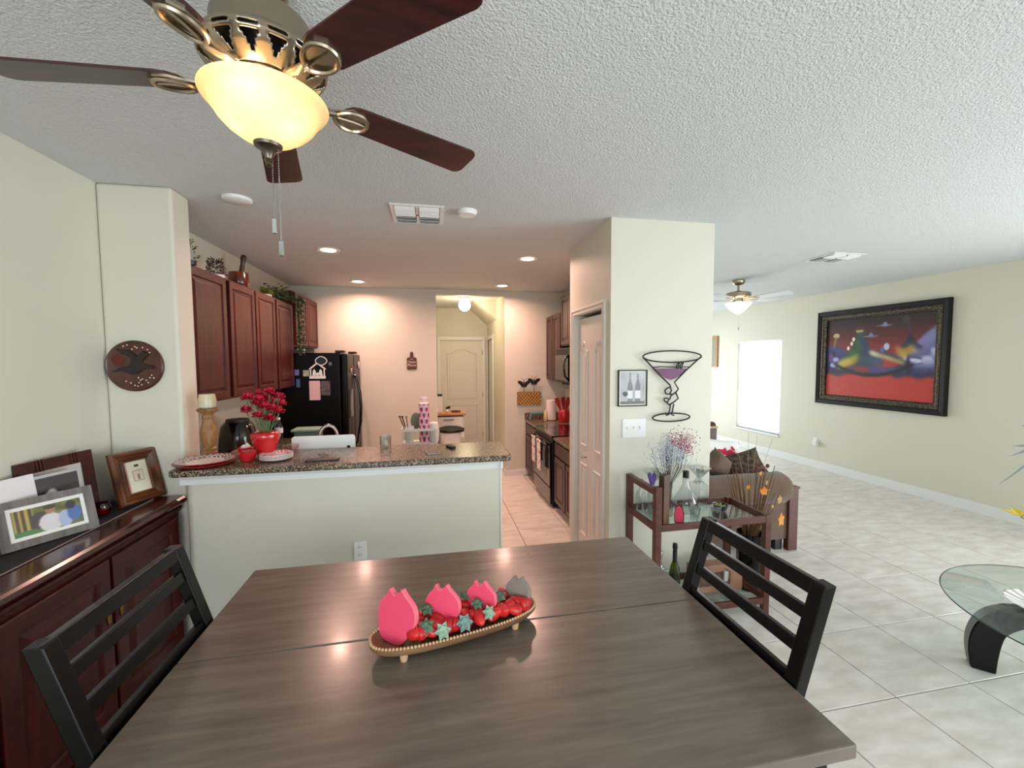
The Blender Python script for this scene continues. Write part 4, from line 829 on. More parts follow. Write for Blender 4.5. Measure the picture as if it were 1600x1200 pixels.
# photo on the pantry wall, martini sculpture, switches
def gray_bottles(U, V):
    g = .72 + .08 * noise2(U, V, 14, 3); c = np.stack([g, g, g * 1.02], 1)
    for cx, w_, top in ((.40, .11, .98), (.72, .12, .95)):
        ww_ = np.where(V > .55, .03 + (w_ - .03) * np.clip((.78 - V) / .23, 0, 1), w_); m = (np.abs(U - cx) < ww_) & (V < top) & (V > .08); c[m] = c[m] * .72; m2 = (np.abs(U - cx) < ww_ * .95) & (V > .18) & (V < .42); c[m2] = .88
    m = ((U - .2) ** 2 / .012 + (V - .32) ** 2 / .006) < 1; c[m] = .35; m = V < .1; c[m] = .45; return c
t = thing('framed_print', 'small thin-framed grey wine bottle print beside the martini sculpture', 'picture', (1.487, PY0 - .001, 1.445))
B().rect(-.118, .118, 0, .275, [(0, 0), (0, -.016), (.008, -.016), (.008, -.006)], False, False).make('frame', IRON, t); B().rect(-.11, .11, .008, .267, [(0, -.004), (0, -.0065)]).make('mat_board', MATTE, t); paint('print', .196, .243, 50, 60, gray_bottles, t, -.0075, None, .016)
t = thing('martini_sculpture', 'black wire martini glass wall art with purple drink', 'wall art', (1.803, PY0 - .02, 1.32))
def wire(pts, r=.0055, closed=False): return B().tube([(a, -.005, c) for a, c in pts], r, 6, closed)
# traced shape: 600 px high in a 170 px wide view -> metres
kx = .00076; 
def q(u, v): return ((u - 612) * kx, (910 - v) * kx * .905 + .0)
rim = [q(615 + 322 * math.cos(a), 183 + (62 if math.sin(a) < 0 else 66) * math.sin(a)) for a in np.linspace(0, 2 * PI, 41)[:-1]]
wire(rim, closed=True).make('rim_wire', IRON, t)
left = [q(*p) for p in ((293, 190), (400, 305), (500, 410), (590, 500), (608, 560), (590, 603), (548, 598), (535, 560), (565, 532), (600, 520))]
right = [q(*p) for p in ((937, 185), (850, 262), (760, 345), (640, 470), (685, 545), (660, 580), (615, 612), (600, 600))]
st1 = [q(*p) for p in ((655, 585), (685, 650), (640, 690), (585, 722), (562, 695), (530, 672), (530, 650), (560, 643), (582, 665), (565, 690))]
st2 = [q(*p) for p in ((608, 610), (590, 660))]
l1 = [q(*p) for p in ((600, 720), (592, 780), (582, 830), (552, 838))]; l2_ = [q(*p) for p in ((636, 710), (622, 800), (615, 830), (640, 843))]
b = B()
for p in (left, right, st1, st2, l1, l2_): b.tube([(a, -.005, c) for a, c in p], .0055, 6)
b.make('stem_wire', IRON, t)
base = [q(612 + 207 * math.cos(a), 862 + 46 * math.sin(a)) for a in np.linspace(0, 2 * PI, 33)[:-1]]
wire(base, closed=True).make('base_wire', IRON, t)
drink = [q(*p) for p in ((400, 318), (800, 318), (740, 370), (650, 430), (600, 442), (560, 425), (480, 370))]
B().prism(drink, -.004, 0, 'y').make('drink_panel', PURPLE, t); wire([q(400, 305), q(480, 295), q(640, 302), q(800, 300)], .004).make('drink_line_wire', IRON, t)
for u0 in (660, 700): wire([q(u0, 318), q(u0, 290), q(u0 + 20, 255), q(u0 + 45, 240), q(u0 + 30, 265), q(u0 + 12, 320)], .0045).make('garnish_wire', IRON, t)
t = thing('light_switch', 'white triple light switch plate under the wine bottle print', 'light switch', (1.505, PY0, 1.277)); B().prism(rrect(-.095, .095, -.072, .072, .006), -.007, 0, 'y').make('plate', WPLAST, t, bevel=.002)
for x in (-.05, 0, .05): B().box((x - .006, -.016, -.006), (x + .006, -.006, .014)).make('toggle', WPLAST, t, bevel=.002)
t = thing('wall_outlet', 'white electrical outlet low on the half wall under the bar', 'outlet', (-.468, 2.75, .585)); B().prism(rrect(-.038, .038, -.06, .06, .005), -.006, 0, 'y').make('plate', WPLAST, t, bevel=.002)
for z in (-.025, .025):
    s_ = B().prism([(.017 * math.cos(a), z + .016 * math.sin(a)) for a in np.linspace(0, 2 * PI, 15)[:-1]], -.008, -.006, 'y').make('socket', WPLAST, t)
    B().box((-.008, -.0085, z - .005), (-.005, -.008, z + .007)).box((.005, -.0085, z - .005), (.008, -.008, z + .007)).make('slot', IRON, s_)
t = thing('wall_outlet', 'white outlet with a plugged-in night light on the right wall under the painting', 'outlet', (XR, 5.77, .43), R_m); B().prism(rrect(-.04, .04, -.065, .065, .005), -.006, 0, 'y').make('plate', WPLAST, t); B().box((.0, -.06, -.06), (.07, -.006, .02)).make('plug', WPLAST, t, bevel=.008)
# big painting
def art(U, V):
    tt = np.clip((1 - V) / .42, 0, 1)[:, None]; c = C('1c0f0d') * (1 - tt) + C('8e1f18') * tt
    n1 = noise2(U, V, 22, 5); n2 = noise2(U, V, 48, 6); n3 = noise2(U * .5, V, 90, 7)
    c = c + .025 * n3[:, None]
    def sm(d, w=.012): return 1 / (1 + np.exp(-np.clip(d / w, -40, 40)))
    def put(m, col, amp=.05, nz=None):
        nonlocal c
        col = (col if isinstance(col, np.ndarray) else C(col)); col = col + amp * (n1 if nz is None else nz)[:, None]; m = np.clip(m, 0, 1)[:, None]; c = c * (1 - m) + col * m
    def ell(a, b_, ra, rb, w=.25): return sm(1 - np.sqrt(((U - a) / ra) ** 2 + ((V - b_) / rb) ** 2), w * .3)
    put(sm(.285 - V + .004 * n2, .004), 'bd3428', .015, n3)
    # right hills and left hills
    rtop = .58 + .05 * np.sin((U - .80) * 9) + .22 * np.clip((U - .80) / .2, 0, 1) ** .8; mr = sm(U - .66) * sm(rtop - V) * sm(V - .28 - .015 * np.sin(U * 34)); kk = np.clip((V - .30) / .4, 0, 1)[:, None]
    put(mr, C('1f2352') * (1 - kk) + C('7f80b4') * kk, .05); put(mr * sm(n2 - .15, .08) * sm(V - .42, .03), 'c2c2e0', .03); put(mr * ell(.80, .46, .10, .03), 'd2cfe6', .02)
    ltop = .66 - .6 * np.clip(U - .10, 0, 1); ml = sm(.235 - U) * sm(ltop - V) * sm(V - .28 - .015 * np.sin(U * 34)); put(ml, C('141a44') * (1 - kk) + C('3d4388') * kk, .05)
    for a, b_ in ((.105, .475), (.08, .405)): put(ml * ell(a, b_, .035, .032), 'a9a6da', .03)
    put(ell(.085, .55, .022, .034), '12101a', 0); put(ml * ell(.05, .5, .03, .06), '6a3f7c', .03)
    # middle mass
    bot = .275 + .13 * ((U - .46) / .36) ** 2; top = .44 + .155 * np.exp(-((U - .40) / .16) ** 2) + .10 * np.exp(-((U - .62) / .13) ** 2); mm = sm(U - .095) * sm(.825 - U) * sm(V - bot, .008) * sm(top - V, .008)
    put(mm, C('1d1b3c') * (1 - kk) + C('5a4a86') * kk, .05); put(mm * ell(.50, .36, .26, .05), '4b3a78', .06); put(mm * ell(.38, .36, .075, .045), '94292c', .04); put(mm * ell(.60, .435, .13, .05), 'a32f2c', .04); put(mm * ell(.22, .405, .10, .035), '7c3434', .05)
    # green tower with flowing skirt
    hw_ = .038 + .18 * np.clip((.85 - V) / .40, 0, 1) ** 2.2; mt = sm(hw_ - np.abs(U - .355), .007) * sm(V - .42, .02) * sm(.845 - V, .006); put(mt, '2b5a34', .06, n2); put(mt * sm(U - .385 - .05 * n2, .012), '2a2c5e', .05); put(mt * sm(.52 - V, .02) * sm(U - .33, .02), '3a4a66', .06)
    st = sm(.05 - np.abs((V - .44) - .45 * (U - .22)), .012) * sm(U - .135, .01) * sm(.335 - U, .012); put(st, C('b79a25') + .10 * n2[:, None], .05); put(st * sm(.26 - U, .03) * .6, 'dcca7c', .05)
    st = sm(.026 - np.abs((V - .545) + .42 * (U - .50)), .008) * sm(U - .455, .01) * sm(.76 - U, .012); put(st, C('a89a62') + .08 * n2[:, None], .04); put(st * sm(.52 - U, .02), 'd8d2c6', .02)
    put(sm(.036 - np.abs(U - .345), .004) * sm(.016 - np.abs(V - .835), .004), 'cba969', 0); put(sm(.022 - np.abs(U - .345), .004) * sm(.026 - np.abs(V - .878), .004), '4f1c16', 0)
    for a, b_ in ((.288, .735), (.27, .68), (.237, .622)): put(ell(a, b_, .014, .027, .2), 'e9e4d8', 0)
    ed = sm(.018 - np.abs(V - bot - .012), .006) * sm(U - .09) * sm(.83 - U); put(ed, '0e0c16', 0); ed = sm(.012 - np.abs(U - .795 + .10 * np.clip(V - .40, 0, .2)), .005) * sm(V - .3) * sm(.60 - V); put(ed, '14122a', 0)
    # saucers, tower at the right, lamp, house
    for a, b_ in ((.455, .775), (.58, .895)): put(np.maximum(sm(.014 - np.abs(V - b_ + .012) - np.abs(U - a) * .17, .003) * sm(.075 - np.abs(U - a), .006), ell(a, b_ + .004, .02, .024)), '7c86a8', .06, n2)
    cx = .785 + .05 * np.clip(.9 - V, 0, 1) * 1.2; hw_ = .008 + .085 * np.clip((.80 - V) / .18, 0, 1) ** 2.2; put(sm(hw_ - np.abs(U - cx), .005) * sm(V - .60, .012) * sm(.90 - V, .008), C('3b3d5e') + .16 * n2[:, None], .05); put(ell(.755, .93, .035, .045), '39312f', .04, n2)
    yl = sm(.055 - np.abs(V - .575 - .02 * np.sin(U * 40)), .012) * sm(U - .695, .012) * sm(.825 - U, .02); put(yl, C('bf9a38') + .10 * n2[:, None], .06); put(yl * sm(n2 - .2, .1), 'e6d9a0', 0)
    put(ell(.602, .63, .026, .042, .15), 'b1bbd2', .03); put(ell(.566, .595, .02, .034, .15), '5b648e', .03)
    put(ell(.105, .79, .034, .030), 'c6b98a', .05, n2); put(sm(.011 - np.abs(U - .088 - .14 * (V - .68)), .004) * sm(V - .63) * sm(.775 - V), '8a7a52', .05)
    return c
pw_, ph_ = 1.76, 1.45
t = thing('framed_painting', 'large framed surreal red landscape painting on the right wall', 'painting', (XR - .001, 4.875, 1.08), R_m)
fr = B().rect(-pw_ / 2, pw_ / 2, 0, ph_, [(0, 0), (0, -.05), (.012, -.058), (.06, -.05), (.075, -.04)], False, False).make('outer_frame', FRAMEG, t)
B().rect(-pw_ / 2 + .075, pw_ / 2 - .075, .075, ph_ - .075, [(0, -.03), (0, -.044), (.02, -.052), (.04, -.04), (.055, -.046), (.068, -.03), (.068, -.01)], False, False).make('gilt_moulding', FRAMEGOLD, fr)
B().rect(-pw_ / 2 + .13, pw_ / 2 - .13, .13, ph_ - .13, [(0, -.02), (.016, -.018), (.018, -.008)], False, False).make('inner_lip', FRAMEG, fr)
paint('canvas', pw_ - .28, ph_ - .28, 210, 165, art, t, -.010, None, .14)
t = thing('framed_picture', 'light wood picture frame on the right wall beyond the window', 'picture', (XR - .001, 8.46, 1.62), R_m)
B().rect(-.26, .26, 0, .68, [(0, 0), (0, -.03), (.05, -.03), (.05, -.005)], False, False).make('frame', WOODL, t); B().box((-.21, -.008, .05), (.21, -.004, .63)).make('print', M('print_tan', '9b8f7c', .6), t)

# ------------------------------------------------------------------ sideboard and its photos
SBZ = .98
t = thing('sideboard', 'glossy dark mahogany sideboard against the left wall', 'sideboard', (-1.50, 2.865, 0), L_)   # local x runs from 0 (right end) to negative
Wd = 2.30
B().prism([(.012, 0), (-.002, -.012), (-.006, -.03), (.006, -.045), (.02, -.055), (.392, -.055), (.392, 0)], -Wd, 0, 'x').xf(Matrix.Translation((0, 0, SBZ))).make('top', MAHOGT, t, bevel=.004)
B().box((-Wd + .03, .03, .06), (-.03, .385, SBZ - .055)).make('carcass', MAHOG, t, bevel=.004)
B().box((-Wd + .015, .015, 0), (-.015, .385, .08)).make('plinth', MAHOG, t, bevel=.006)
B().prism([(.03, -.055), (.012, -.06), (.018, -.08), (.03, -.09)], -Wd + .02, -.02, 'x').xf(Matrix.Translation((0, 0, SBZ))).make('moulding', MAHOG, t)
nd = 4; dw_ = (Wd - .12) / nd
SBP = [(0, .03), (0, .012), (.006, .008), (.07, .008), (.078, .018), (.086, .018), (.12, .006), (.125, .006)]
for k in range(nd):
    a = -Wd + .06 + k * dw_ + .01; c = a + dw_ - .02
    dr = B().rect(a, c, .11, SBZ - .11, SBP).make('door', MAHOG, t)
    if k % 2 == 1: pass
    kx_ = (c - .03) if k % 2 == 0 else (a + .03)
    B().prism([(-.008, -.03), (.008, -.03), (.012, 0), (.008, .03), (-.008, .03), (-.012, 0)], 0, .003, 'y').xf(Matrix.Translation((kx_, .004, .60))).lathe([(.004, 0), (.009, .012), (.003, .02)], 8).make('escutcheon', M('old_brass', '8a6a34', .35, 1.0), dr)
rn = thing('table_runner', 'black cloth runner with pale edge lying on the sideboard', 'runner', (0, 0, SBZ))
B().box((-1.885, .60, 0), (-1.64, 2.80, .003)).make('runner_cloth', RUNNER, rn)
B().tube([(-1.638, .60 + 2.2 * k / 160, .004 + .001 * (k % 2)) for k in range(161)], .003, 5).make('beaded_edge', TASSEL, rn)
FRAMEC = M('carved_frame', '4a1d12', .45, col2='331009', nscale=14)
def photo_frame(name, label, p, yaw, w_, h_, fw, mat, fn, lean=14, depth=.022, mat_in=.03, prof=None, z=SBZ + .0035, inner=None):
    """stands on its lower edge, local front is -y"""
    t = thing(name, label, 'photo frame', (p[0], p[1], z), rot=(rad(-lean), 0, yaw)); h0 = depth * math.sin(rad(lean))
    prof = prof or [(0, 0), (0, -depth), (fw, -depth), (fw, -depth * .4)]
    B().rect(-w_ / 2, w_ / 2, 0, h_, prof, False, True).make('frame', mat, t)
    if mat_in: B().rect(-w_ / 2 + fw, w_ / 2 - fw, fw, h_ - fw, [(0, -.006), (0, -.009)]).make('mat_board', MATTE, t)
    iw, ih = w_ - 2 * fw - 2 * mat_in, h_ - 2 * fw - 2 * mat_in
    paint('photo', iw, ih, 60, 45, fn, t, -.0105, None, fw + mat_in, PAINTG, 1)
    st = B().box((-.03, 0.002, .02), (.03, .006, h_ * .62)); st.v = [(x, y + (h_ * .62 - z_) * math.tan(rad(lean * 2)), z_) for x, y, z_ in st.v]; st.make('easel_back', BLACK, t)
    return t
def family(U, V):
    c = np.tile(C('6a6a3a'), (len(U), 1)) + .12 * noise2(U, V, 20, 11)[:, None]; k = U < .30; c[k] = np.where((np.sin(U[k] * 70) > .2)[:, None], C('c2a64a'), C('4a3a20'))
    k = (V < .18) & (U < .4); c[k] = C('4a7a3a'); k = ((U - .40) ** 2 / .03 + (V - .45) ** 2 / .12) < 1; c[k] = C('4a3a34')
    k = ((U - .52) ** 2 / .03 + (V - .30) ** 2 / .13) < 1; c[k] = C('d8d2d4'); k = ((U - .53) ** 2 / .006 + (V - .78) ** 2 / .022) < 1; c[k] = C('a87860'); k = ((U - .53) ** 2 / .008 + (V - .9) ** 2 / .008) < 1; c[k] = C('4a3426')
    k = ((U - .73) ** 2 / .010 + (V - .30) ** 2 / .12) < 1; c[k] = C('a8b4d4'); k = ((U - .88) ** 2 / .012 + (V - .45) ** 2 / .10) < 1; c[k] = C('4a6aa8'); k = ((U - .84) ** 2 / .006 + (V - .80) ** 2 / .03) < 1; c[k] = C('2a2626'); return c
def bwpic(U, V):
    g = .22 + .06 * noise2(U, V, 18, 2); c = np.stack([g, g * 1.05, g * 1.05], 1); k = ((U - .42) ** 2 / .035 + (V - .45) ** 2 / .10) < 1; c[k] = .88; k = ((U - .74) ** 2 / .010 + (V - .35) ** 2 / .05) < 1; c[k] = C('c9a9a8'); k = V > .78; c[k] = .28; return c
def invite(U, V):
    c = np.tile(C('f3ead2'), (len(U), 1)); k = U < .12; c[k] = C('d09a98'); k = (np.abs(U - .55) < .09) & (np.abs(V - .84) < .03); c[k] = C('3a3034')
    k = (np.abs(U - .55) < .23) & (np.abs(V - .52) < .17); c[k] = C('b79a86'); k = (np.abs(U - .55) < .20) & (np.abs(V - .52) < .15); c[k] = C('ecdcc8'); k = (np.abs(U - .55) < .05) & (np.abs(V - .48) < .09); c[k] = C('a88a78'); return c
def blank(U, V): return np.tile(C('dcd6cc'), (len(U), 1))
BRP = [(0, 0), (0, -.02), (.010, -.034), (.022, -.034), (.028, -.024), (.046, -.018), (.052, -.026), (.060, -.024), (.064, -.010)]
photo_frame('framed_photo', 'brown stepped wooden photo frame with a cream card at the right end of the sideboard', (-1.672, 2.765), rad(68), .25, .305, .062, FRAMEB, invite, 14, .034, 0, BRP)
photo_frame('framed_photo', 'weathered grey photo frame with a family picture at the front of the sideboard', (-1.725, 2.245), rad(58), .325, .212, .032, GREYW, family, 16, .016, .016)
photo_frame('framed_photo', 'white frame with a black and white picture behind the grey frame', (-1.775, 2.36), rad(72), .225, .285, .014, M('silver_frame', 'b9b7b2', .4), bwpic, 8, .010, .0)
cf = photo_frame('framed_photo', 'dark carved wooden frame standing behind the white frame', (-1.835, 2.455), rad(80), .35, .345, .055, FRAMEC, blank, 6, .022, 0)
for x in (-.10, .06):
    for k in range(3): B().box((x + k * .015, -.028, .29), (x + .008 + k * .015, -.02, .347)).make('carved_band', FRAMEC, cf)
photo_frame('framed_photo', 'small dark frame at the left edge of the picture behind the grey frame', (-1.815, 1.99), rad(60), .16, .22, .015, GREYW, blank, 12, .012, .0)
single(B().prism(rrect(-.16, .08, 0, .305, .004), 0, .006, 'y'), 'white_card', LABELP, 'plain white card standing between the frames on the sideboard', 'card', (-1.80, 2.21, SBZ + .0035), rot=(rad(-9), 0, rad(76)))
t = thing('votive_candle', 'small round red glass votive beside the grey photo frame', 'candle', (-1.745, 2.565, SBZ + .0035)); B().lathe([(.025, 0), (.038, .015), (.042, .04), (.034, .066), (.030, .066), (.036, .04)], 20, cap1=False).make('glass_cup', REDG, t, smooth='auto'); B().lathe([(.03, .008), (.03, .035)], 16).make('wax', M('red_wax', '8a1428', .5), t)

# ------------------------------------------------------------------ dining table and chairs
TZ = .89; tx, txe, ty, tye = -.772, .972, .765, 1.955; seam = 1.382
t = thing('dining_table', 'counter-height dining table with grey wood top and black legs', 'dining table', (0, 0, 0))
B().box((tx, ty, TZ - .036), (txe, seam - .0012, TZ)).make('top_leaf', TABLE, t, bevel=.004); B().box((tx, seam + .0012, TZ - .036), (txe, tye, TZ)).make('top_leaf', TABLE, t, bevel=.004)
B().box((tx + .10, ty + .10, TZ - .13), (txe - .10, ty + .125, TZ - .037)).box((tx + .10, tye - .125, TZ - .13), (txe - .10, tye - .1, TZ - .037)).box((tx + .10, ty + .125, TZ - .13), (tx + .125, tye - .125, TZ - .037)).box((txe - .125, ty + .125, TZ - .13), (txe - .10, tye - .125, TZ - .037)).make('apron', BLACKW, t)
for x in (tx + .045, txe - .135):
    for y in (ty + .03, tye - .12): B().box((x, y, 0), (x + .09, y + .09, TZ - .037)).make('leg', BLACKW, t, bevel=.006)
B().box((.426, 1.863, TZ), (.434, 1.867, TZ + .0008)).make('wood_knot', M('scratch', '3a332e', .6), t)
def chair(label, p, rz):
    """back at local y=0 side, seat extends to -y ; origin on the floor under the back"""
    t = thing('dining_chair', label, 'chair', (p[0], p[1], 0), rz, 'black ladder-back chairs at the dining table')
    W = .27; top = 1.165
    def yb(z): return .0 + (.085 * (z - .88) / .285 if z > .60 else -.085)
    for s in (-1, 1):
        b = B(); x = s * (W - .022); prof = [(0, .02), (.30, -.04), (.60, -.083), (.74, -.04), (.88, 0), (top, .085)]
        rg = [[(x - .022, y - .020 * (1 if z > .1 else .8), z), (x + .022, y - .020, z), (x + .022, y + .020, z), (x - .022, y + .020, z)] for z, y in prof]
        b.rings(rg).make('back_post', BLACKW, t, bevel=.003); B().box((s * (W - .045) - .02, -.46, 0), (s * (W - .045) + .02, -.42, .60)).make('leg', BLACKW, t, bevel=.003)
    for z, h in ((top - .022, .044), (1.068, .036), (.975, .036), (.885, .036)):
        y = .085 * (z - .88) / .285
        c = .018
        pts = [(-W + .04 + (2 * W - .08) * k / 8, y + c * math.sin(PI * k / 8) * 0, z) for k in range(9)]
        b = B().bar((-W + (.04 if h < .04 else .004), y, z - .001), (W - (.04 if h < .04 else .004), y, z - .001), .026 if h < .04 else .034, h, (0, .285, 1)); b.make('back_rail' if h < .04 else 'top_rail', BLACKW, t, bevel=.003)
    B().prism(rrect(-W + .005, W - .005, -.48, -.06, .03), .60, .645).make('seat', M('seat_pad', '1c1a1a', .6), t, bevel=.012, seg=3)
    for z in (.22,): B().box((-W + .05, -.45, z), (W - .05, -.43, z + .03)).make('stretcher', BLACKW, t)
    for s in (-1, 1): B().bar((s * (W - .045), -.44, .32), (s * (W - .03), -.03, .32), .02, .03).make('stretcher', BLACKW, t)
chair('black ladder-back chair at the table end next to the bar cart', (.996, 1.21), -PI / 2)
chair('black ladder-back chair at the table end next to the mahogany sideboard', (-.796, 1.345), PI / 2)
# centrepiece tray
TA = rad(13); TP = (.072, 1.352)
t = thing('centrepiece_tray', 'long oval wooden tray with beaded rim in the middle of the table', 'tray', (TP[0], TP[1], TZ), TA)
def oval(a, b_, n=48, p=2.6): return [(a * math.copysign(abs(math.cos(x)) ** (2 / p), math.cos(x)), b_ * math.copysign(abs(math.sin(x)) ** (2 / p), math.sin(x))) for x in np.linspace(0, 2 * PI, n + 1)[:-1]]
rgs = [(.245, .062, .014), (.266, .078, .024), (.280, .090, .040), (.282, .092, .050), (.274, .084, .052), (.260, .072, .042), (.24, .058, .028)]
B().rings([[(x, y, z) for x, y in oval(a, b_)] for a, b_, z in rgs]).make('tray_body', BRASSW, t, smooth='auto')
for sx in (-1, 1):
    for sy in (-1, 1): B().lathe([(.010, 0), (.012, .008), (.013, .024)], 12, (sx * .185, sy * .052, .0005)).make('foot', BEADM, t, smooth='auto')
bd = B(); dense = np.array(oval(.277, .0875, 900) + oval(.277, .0875, 900)[:1]); cl = np.concatenate([[0], np.cumsum(np.hypot(*np.diff(dense, axis=0).T))]); ts = np.linspace(0, cl[-1], 119)[:-1]; ov = list(zip(np.interp(ts, cl, dense[:, 0]), np.interp(ts, cl, dense[:, 1])))
for x, y in ov: bd.ball((x, y, .0525), .0052, 6, 4)
bd.make('beaded_rim', BEADM, t, smooth=True, kind='stuff')
def onTray(x, y, z): c, s = math.cos(TA), math.sin(TA); return (TP[0] + x * c - y * s, TP[1] + x * s + y * c, TZ + z)
# pink strawberry shaped blocks
cut = [(-.048, .0), (-.062, .05), (-.058, .085), (-.038, .108), (-.030, .125), (-.016, .112), (.0, .118), (.010, .130), (.022, .118), (.040, .104), (.058, .085), (.062, .05), (.040, .012), (.02, -.012), (-.02, -.012)]
cut = smooth_poly(cut, 3)
def block(label, x, rz, sc, mat, rim, lean):
    t = thing('strawberry_block', label, 'ornament', onTray(x, .0, .044), rot=(rad(lean), 0, TA + rz), group='flat strawberry-shaped blocks in the tray')
    B().prism([(a * sc, c * sc) for a, c in cut], -.010, .010, 'y').make('block', rim, t, bevel=.003); B().prism([(a * sc * .97, c * sc * .97) for a, c in cut], -.0107, -.0100, 'y').make('painted_face', mat, t)
BG = 'pink'
block('largest pink strawberry-shaped block at the left end of the tray', -.20, rad(-48), 1.15, PINK, PINKR, -10)
block('pink strawberry-shaped block, middle of the three, in the tray', -.055, rad(-42), 1.0, PINK, PINKR, -12)
block('pink strawberry-shaped block nearest the grey one in the tray', .08, rad(-45), .88, PINK, PINKR, -10)
block('grey strawberry-shaped block at the right end of the tray', .215, rad(-58), .78, GREYF, GREYF, -14)
sb = B().lathe([(.002, -.026), (.008, -.021), (.0145, -.009), (.0172, .003), (.0165, .010), (.011, .0155), (.004, .016)], 12)
sbm = sb.make('berry_flesh', BERRY, None, smooth=True)
cal = B()
for k in range(5): a = 2 * PI * k / 5; d = Vector((math.cos(a), math.sin(a), 0)); s_ = Vector((-math.sin(a), math.cos(a), 0)); cal.add([Vector((0, 0, .016)), d * .008 + s_ * .004 + Vector((0, 0, .017)), d * .016 + Vector((0, 0, .014)), d * .008 - s_ * .004 + Vector((0, 0, .017))], [(0, 1, 2, 3)])
calm = cal.make('calyx', LEAF, None, fix=False)
rs3 = random.Random(12); spots = []
cand = [(-.13, -.02), (-.12, .025), (-.155, .02), (-.10, -.045), (-.075, -.005), (-.06, .045), (-.09, .045), (-.02, -.045), (.0, .02), (.02, -.05), (.045, -.03), (.035, .04), (.06, .045), (.115, -.02), (.12, .03), (.15, -.045), (.175, -.035), (.21, -.025), (.235, -.005), (.155, .02), (.175, .04), (.135, -.045), (.10, .05), (.205, .045), (-.15, -.045), (.005, .05), (-.035, .05), (-.125, -.055), (-.045, -.055), (.06, -.058), (.105, -.055), (.19, -.058), (.225, -.045), (-.085, -.03), (.025, -.01)]
zones = {0: 'between the largest and middle pink blocks', 1: 'between the middle and third pink blocks', 2: 'near the grey block'}
first = True
ORD = ['first', 'second', 'third', 'fourth', 'fifth', 'sixth', 'seventh', 'eighth', 'ninth', 'tenth', 'eleventh', 'twelfth', 'thirteenth', 'fourteenth', 'fifteenth', 'sixteenth', 'seventeenth', 'eighteenth', 'nineteenth', 'twentieth', 'twenty-first', 'twenty-second', 'twenty-third', 'twenty-fourth', 'twenty-fifth', 'twenty-sixth', 'twenty-seventh'] + ['twenty-eighth', 'twenty-ninth', 'thirtieth', 'thirty-first', 'thirty-second', 'thirty-third', 'thirty-fourth', 'thirty-fifth']
cand.sort()
for ci, (x, y) in enumerate(cand):
    zn = 0 if x < -.045 else (1 if x < .09 else 2)
    t = thing('strawberry', 'red artificial strawberry, ' + ORD[ci] + ' from the left end of the tray', 'strawberry', onTray(x + rs3.uniform(-.004, .004), y * .88, .062 + rs3.uniform(0, .010)), rot=(rs3.uniform(1.2, 2.2), rs3.uniform(-.5, .5), rs3.uniform(0, 6.28)), group='artificial strawberries in the tray')
    s_ = rs3.uniform(1.15, 1.4)
    if first: sbm.parent = t; calm.parent = t; sbm.scale = (s_,) * 3; first = False
    else: like(sbm, 'berry_flesh', t, scale=(s_,) * 3); like(calm, 'calyx', t)
def rosette(label, x, y, z, sc, mat, rot):
    t = thing('leaf_pick', label, 'artificial leaf', onTray(x, y, z), rot=rot, group='artificial leaf picks in the tray')
    for lay, (n_, l_, up_) in enumerate(((6, .028, .004), (5, .016, .010))):
        for k in range(n_):
            a = 2 * PI * k / n_ + lay * .5; d = Vector((math.cos(a), math.sin(a), 0)); s_ = Vector((-math.sin(a), math.cos(a), 0)); zz = Vector((0, 0, 1))
            B().add([zz * .002, d * l_ * .55 * sc + s_ * .0085 * sc + zz * up_, d * l_ * sc + zz * up_ * .6, d * l_ * .55 * sc - s_ * .0085 * sc + zz * up_, d * l_ * .5 * sc + zz * (up_ - .004)], [(0, 1, 4), (1, 2, 4), (2, 3, 4), (3, 0, 4)]).make('leaf', mat, t, fix=False)
LG = M('pale_leaf', '8fae92', .6)
rosette('pale green star-shaped leaf pick at the front rim of the tray', -.07, -.075, .075, 1.0, LG, (.9, 0, TA))
rosette('blue-green star-shaped leaf pick in front of the middle pink block', .0, -.075, .082, 1.05, LEAFB, (.9, .1, TA))
rosette('dark green leaf pick beside the largest pink block', -.115, -.05, .085, 1.0, LEAF, (.7, -.5, TA))
rosette('pale green leaf pick tilted right of the blue-green one', .085, -.065, .088, .9, LG, (1.0, .4, TA))
rosette('dark leaf pick between the pink blocks above the berries', .06, -.02, .098, .85, LEAF, (.5, .1, TA))
rosette('green leaf pick above the berries near the largest pink block', -.10, .015, .10, .95, LEAF, (.4, .2, TA))
rosette('dark leaf pick left of the grey block', .15, .0, .092, .95, LEAF, (.4, -.2, TA))
rosette('dark leaf pick behind the third pink block', .035, .035, .10, .9, LEAF, (.2, .2, TA))

# ------------------------------------------------------------------ bar cart and bottles
cx0, cx1, cy0, cy1 = 1.42, 2.30, 2.45, 2.88
t = thing('bar_cart', 'dark red wood bar cart with glass shelves against the pantry wall', 'bar cart', (0, 0, 0))
for x, y, h in ((cx0, cy0, .965), (cx0, cy1 - .04, .945), (cx1 - .045, cy0, .715), (cx1 - .045, cy1 - .04, .715)): B().box((x, y, 0.0), (x + .045, y + .04, h)).make('post', CART, t, bevel=.003)
B().box((cx0 + .002, cy0 + .04, .905), (cx0 + .04, cy1 - .04, .945)).make('handle_rail', CART, t, bevel=.003)
for z in (.665, .085):
    B().box((cx0 + .045, cy0, z), (cx1 - .045, cy0 + .022, z + .045)).box((cx0 + .045, cy1 - .022, z), (cx1 - .045, cy1, z + .045)).box((cx0, cy0 + .04, z), (cx0 + .022, cy1 - .04, z + .045)).box((cx1 - .022, cy0 + .04, z), (cx1, cy1 - .04, z + .045)).make('shelf_frame', CART, t, bevel=.003)
    B().box((cx0 + .02, cy0 + .02, z + .012), (cx1 - .02, cy1 - .02, z + .02)).make('glass_shelf', GLASSG, t)
T1, T2 = .6865, .1065
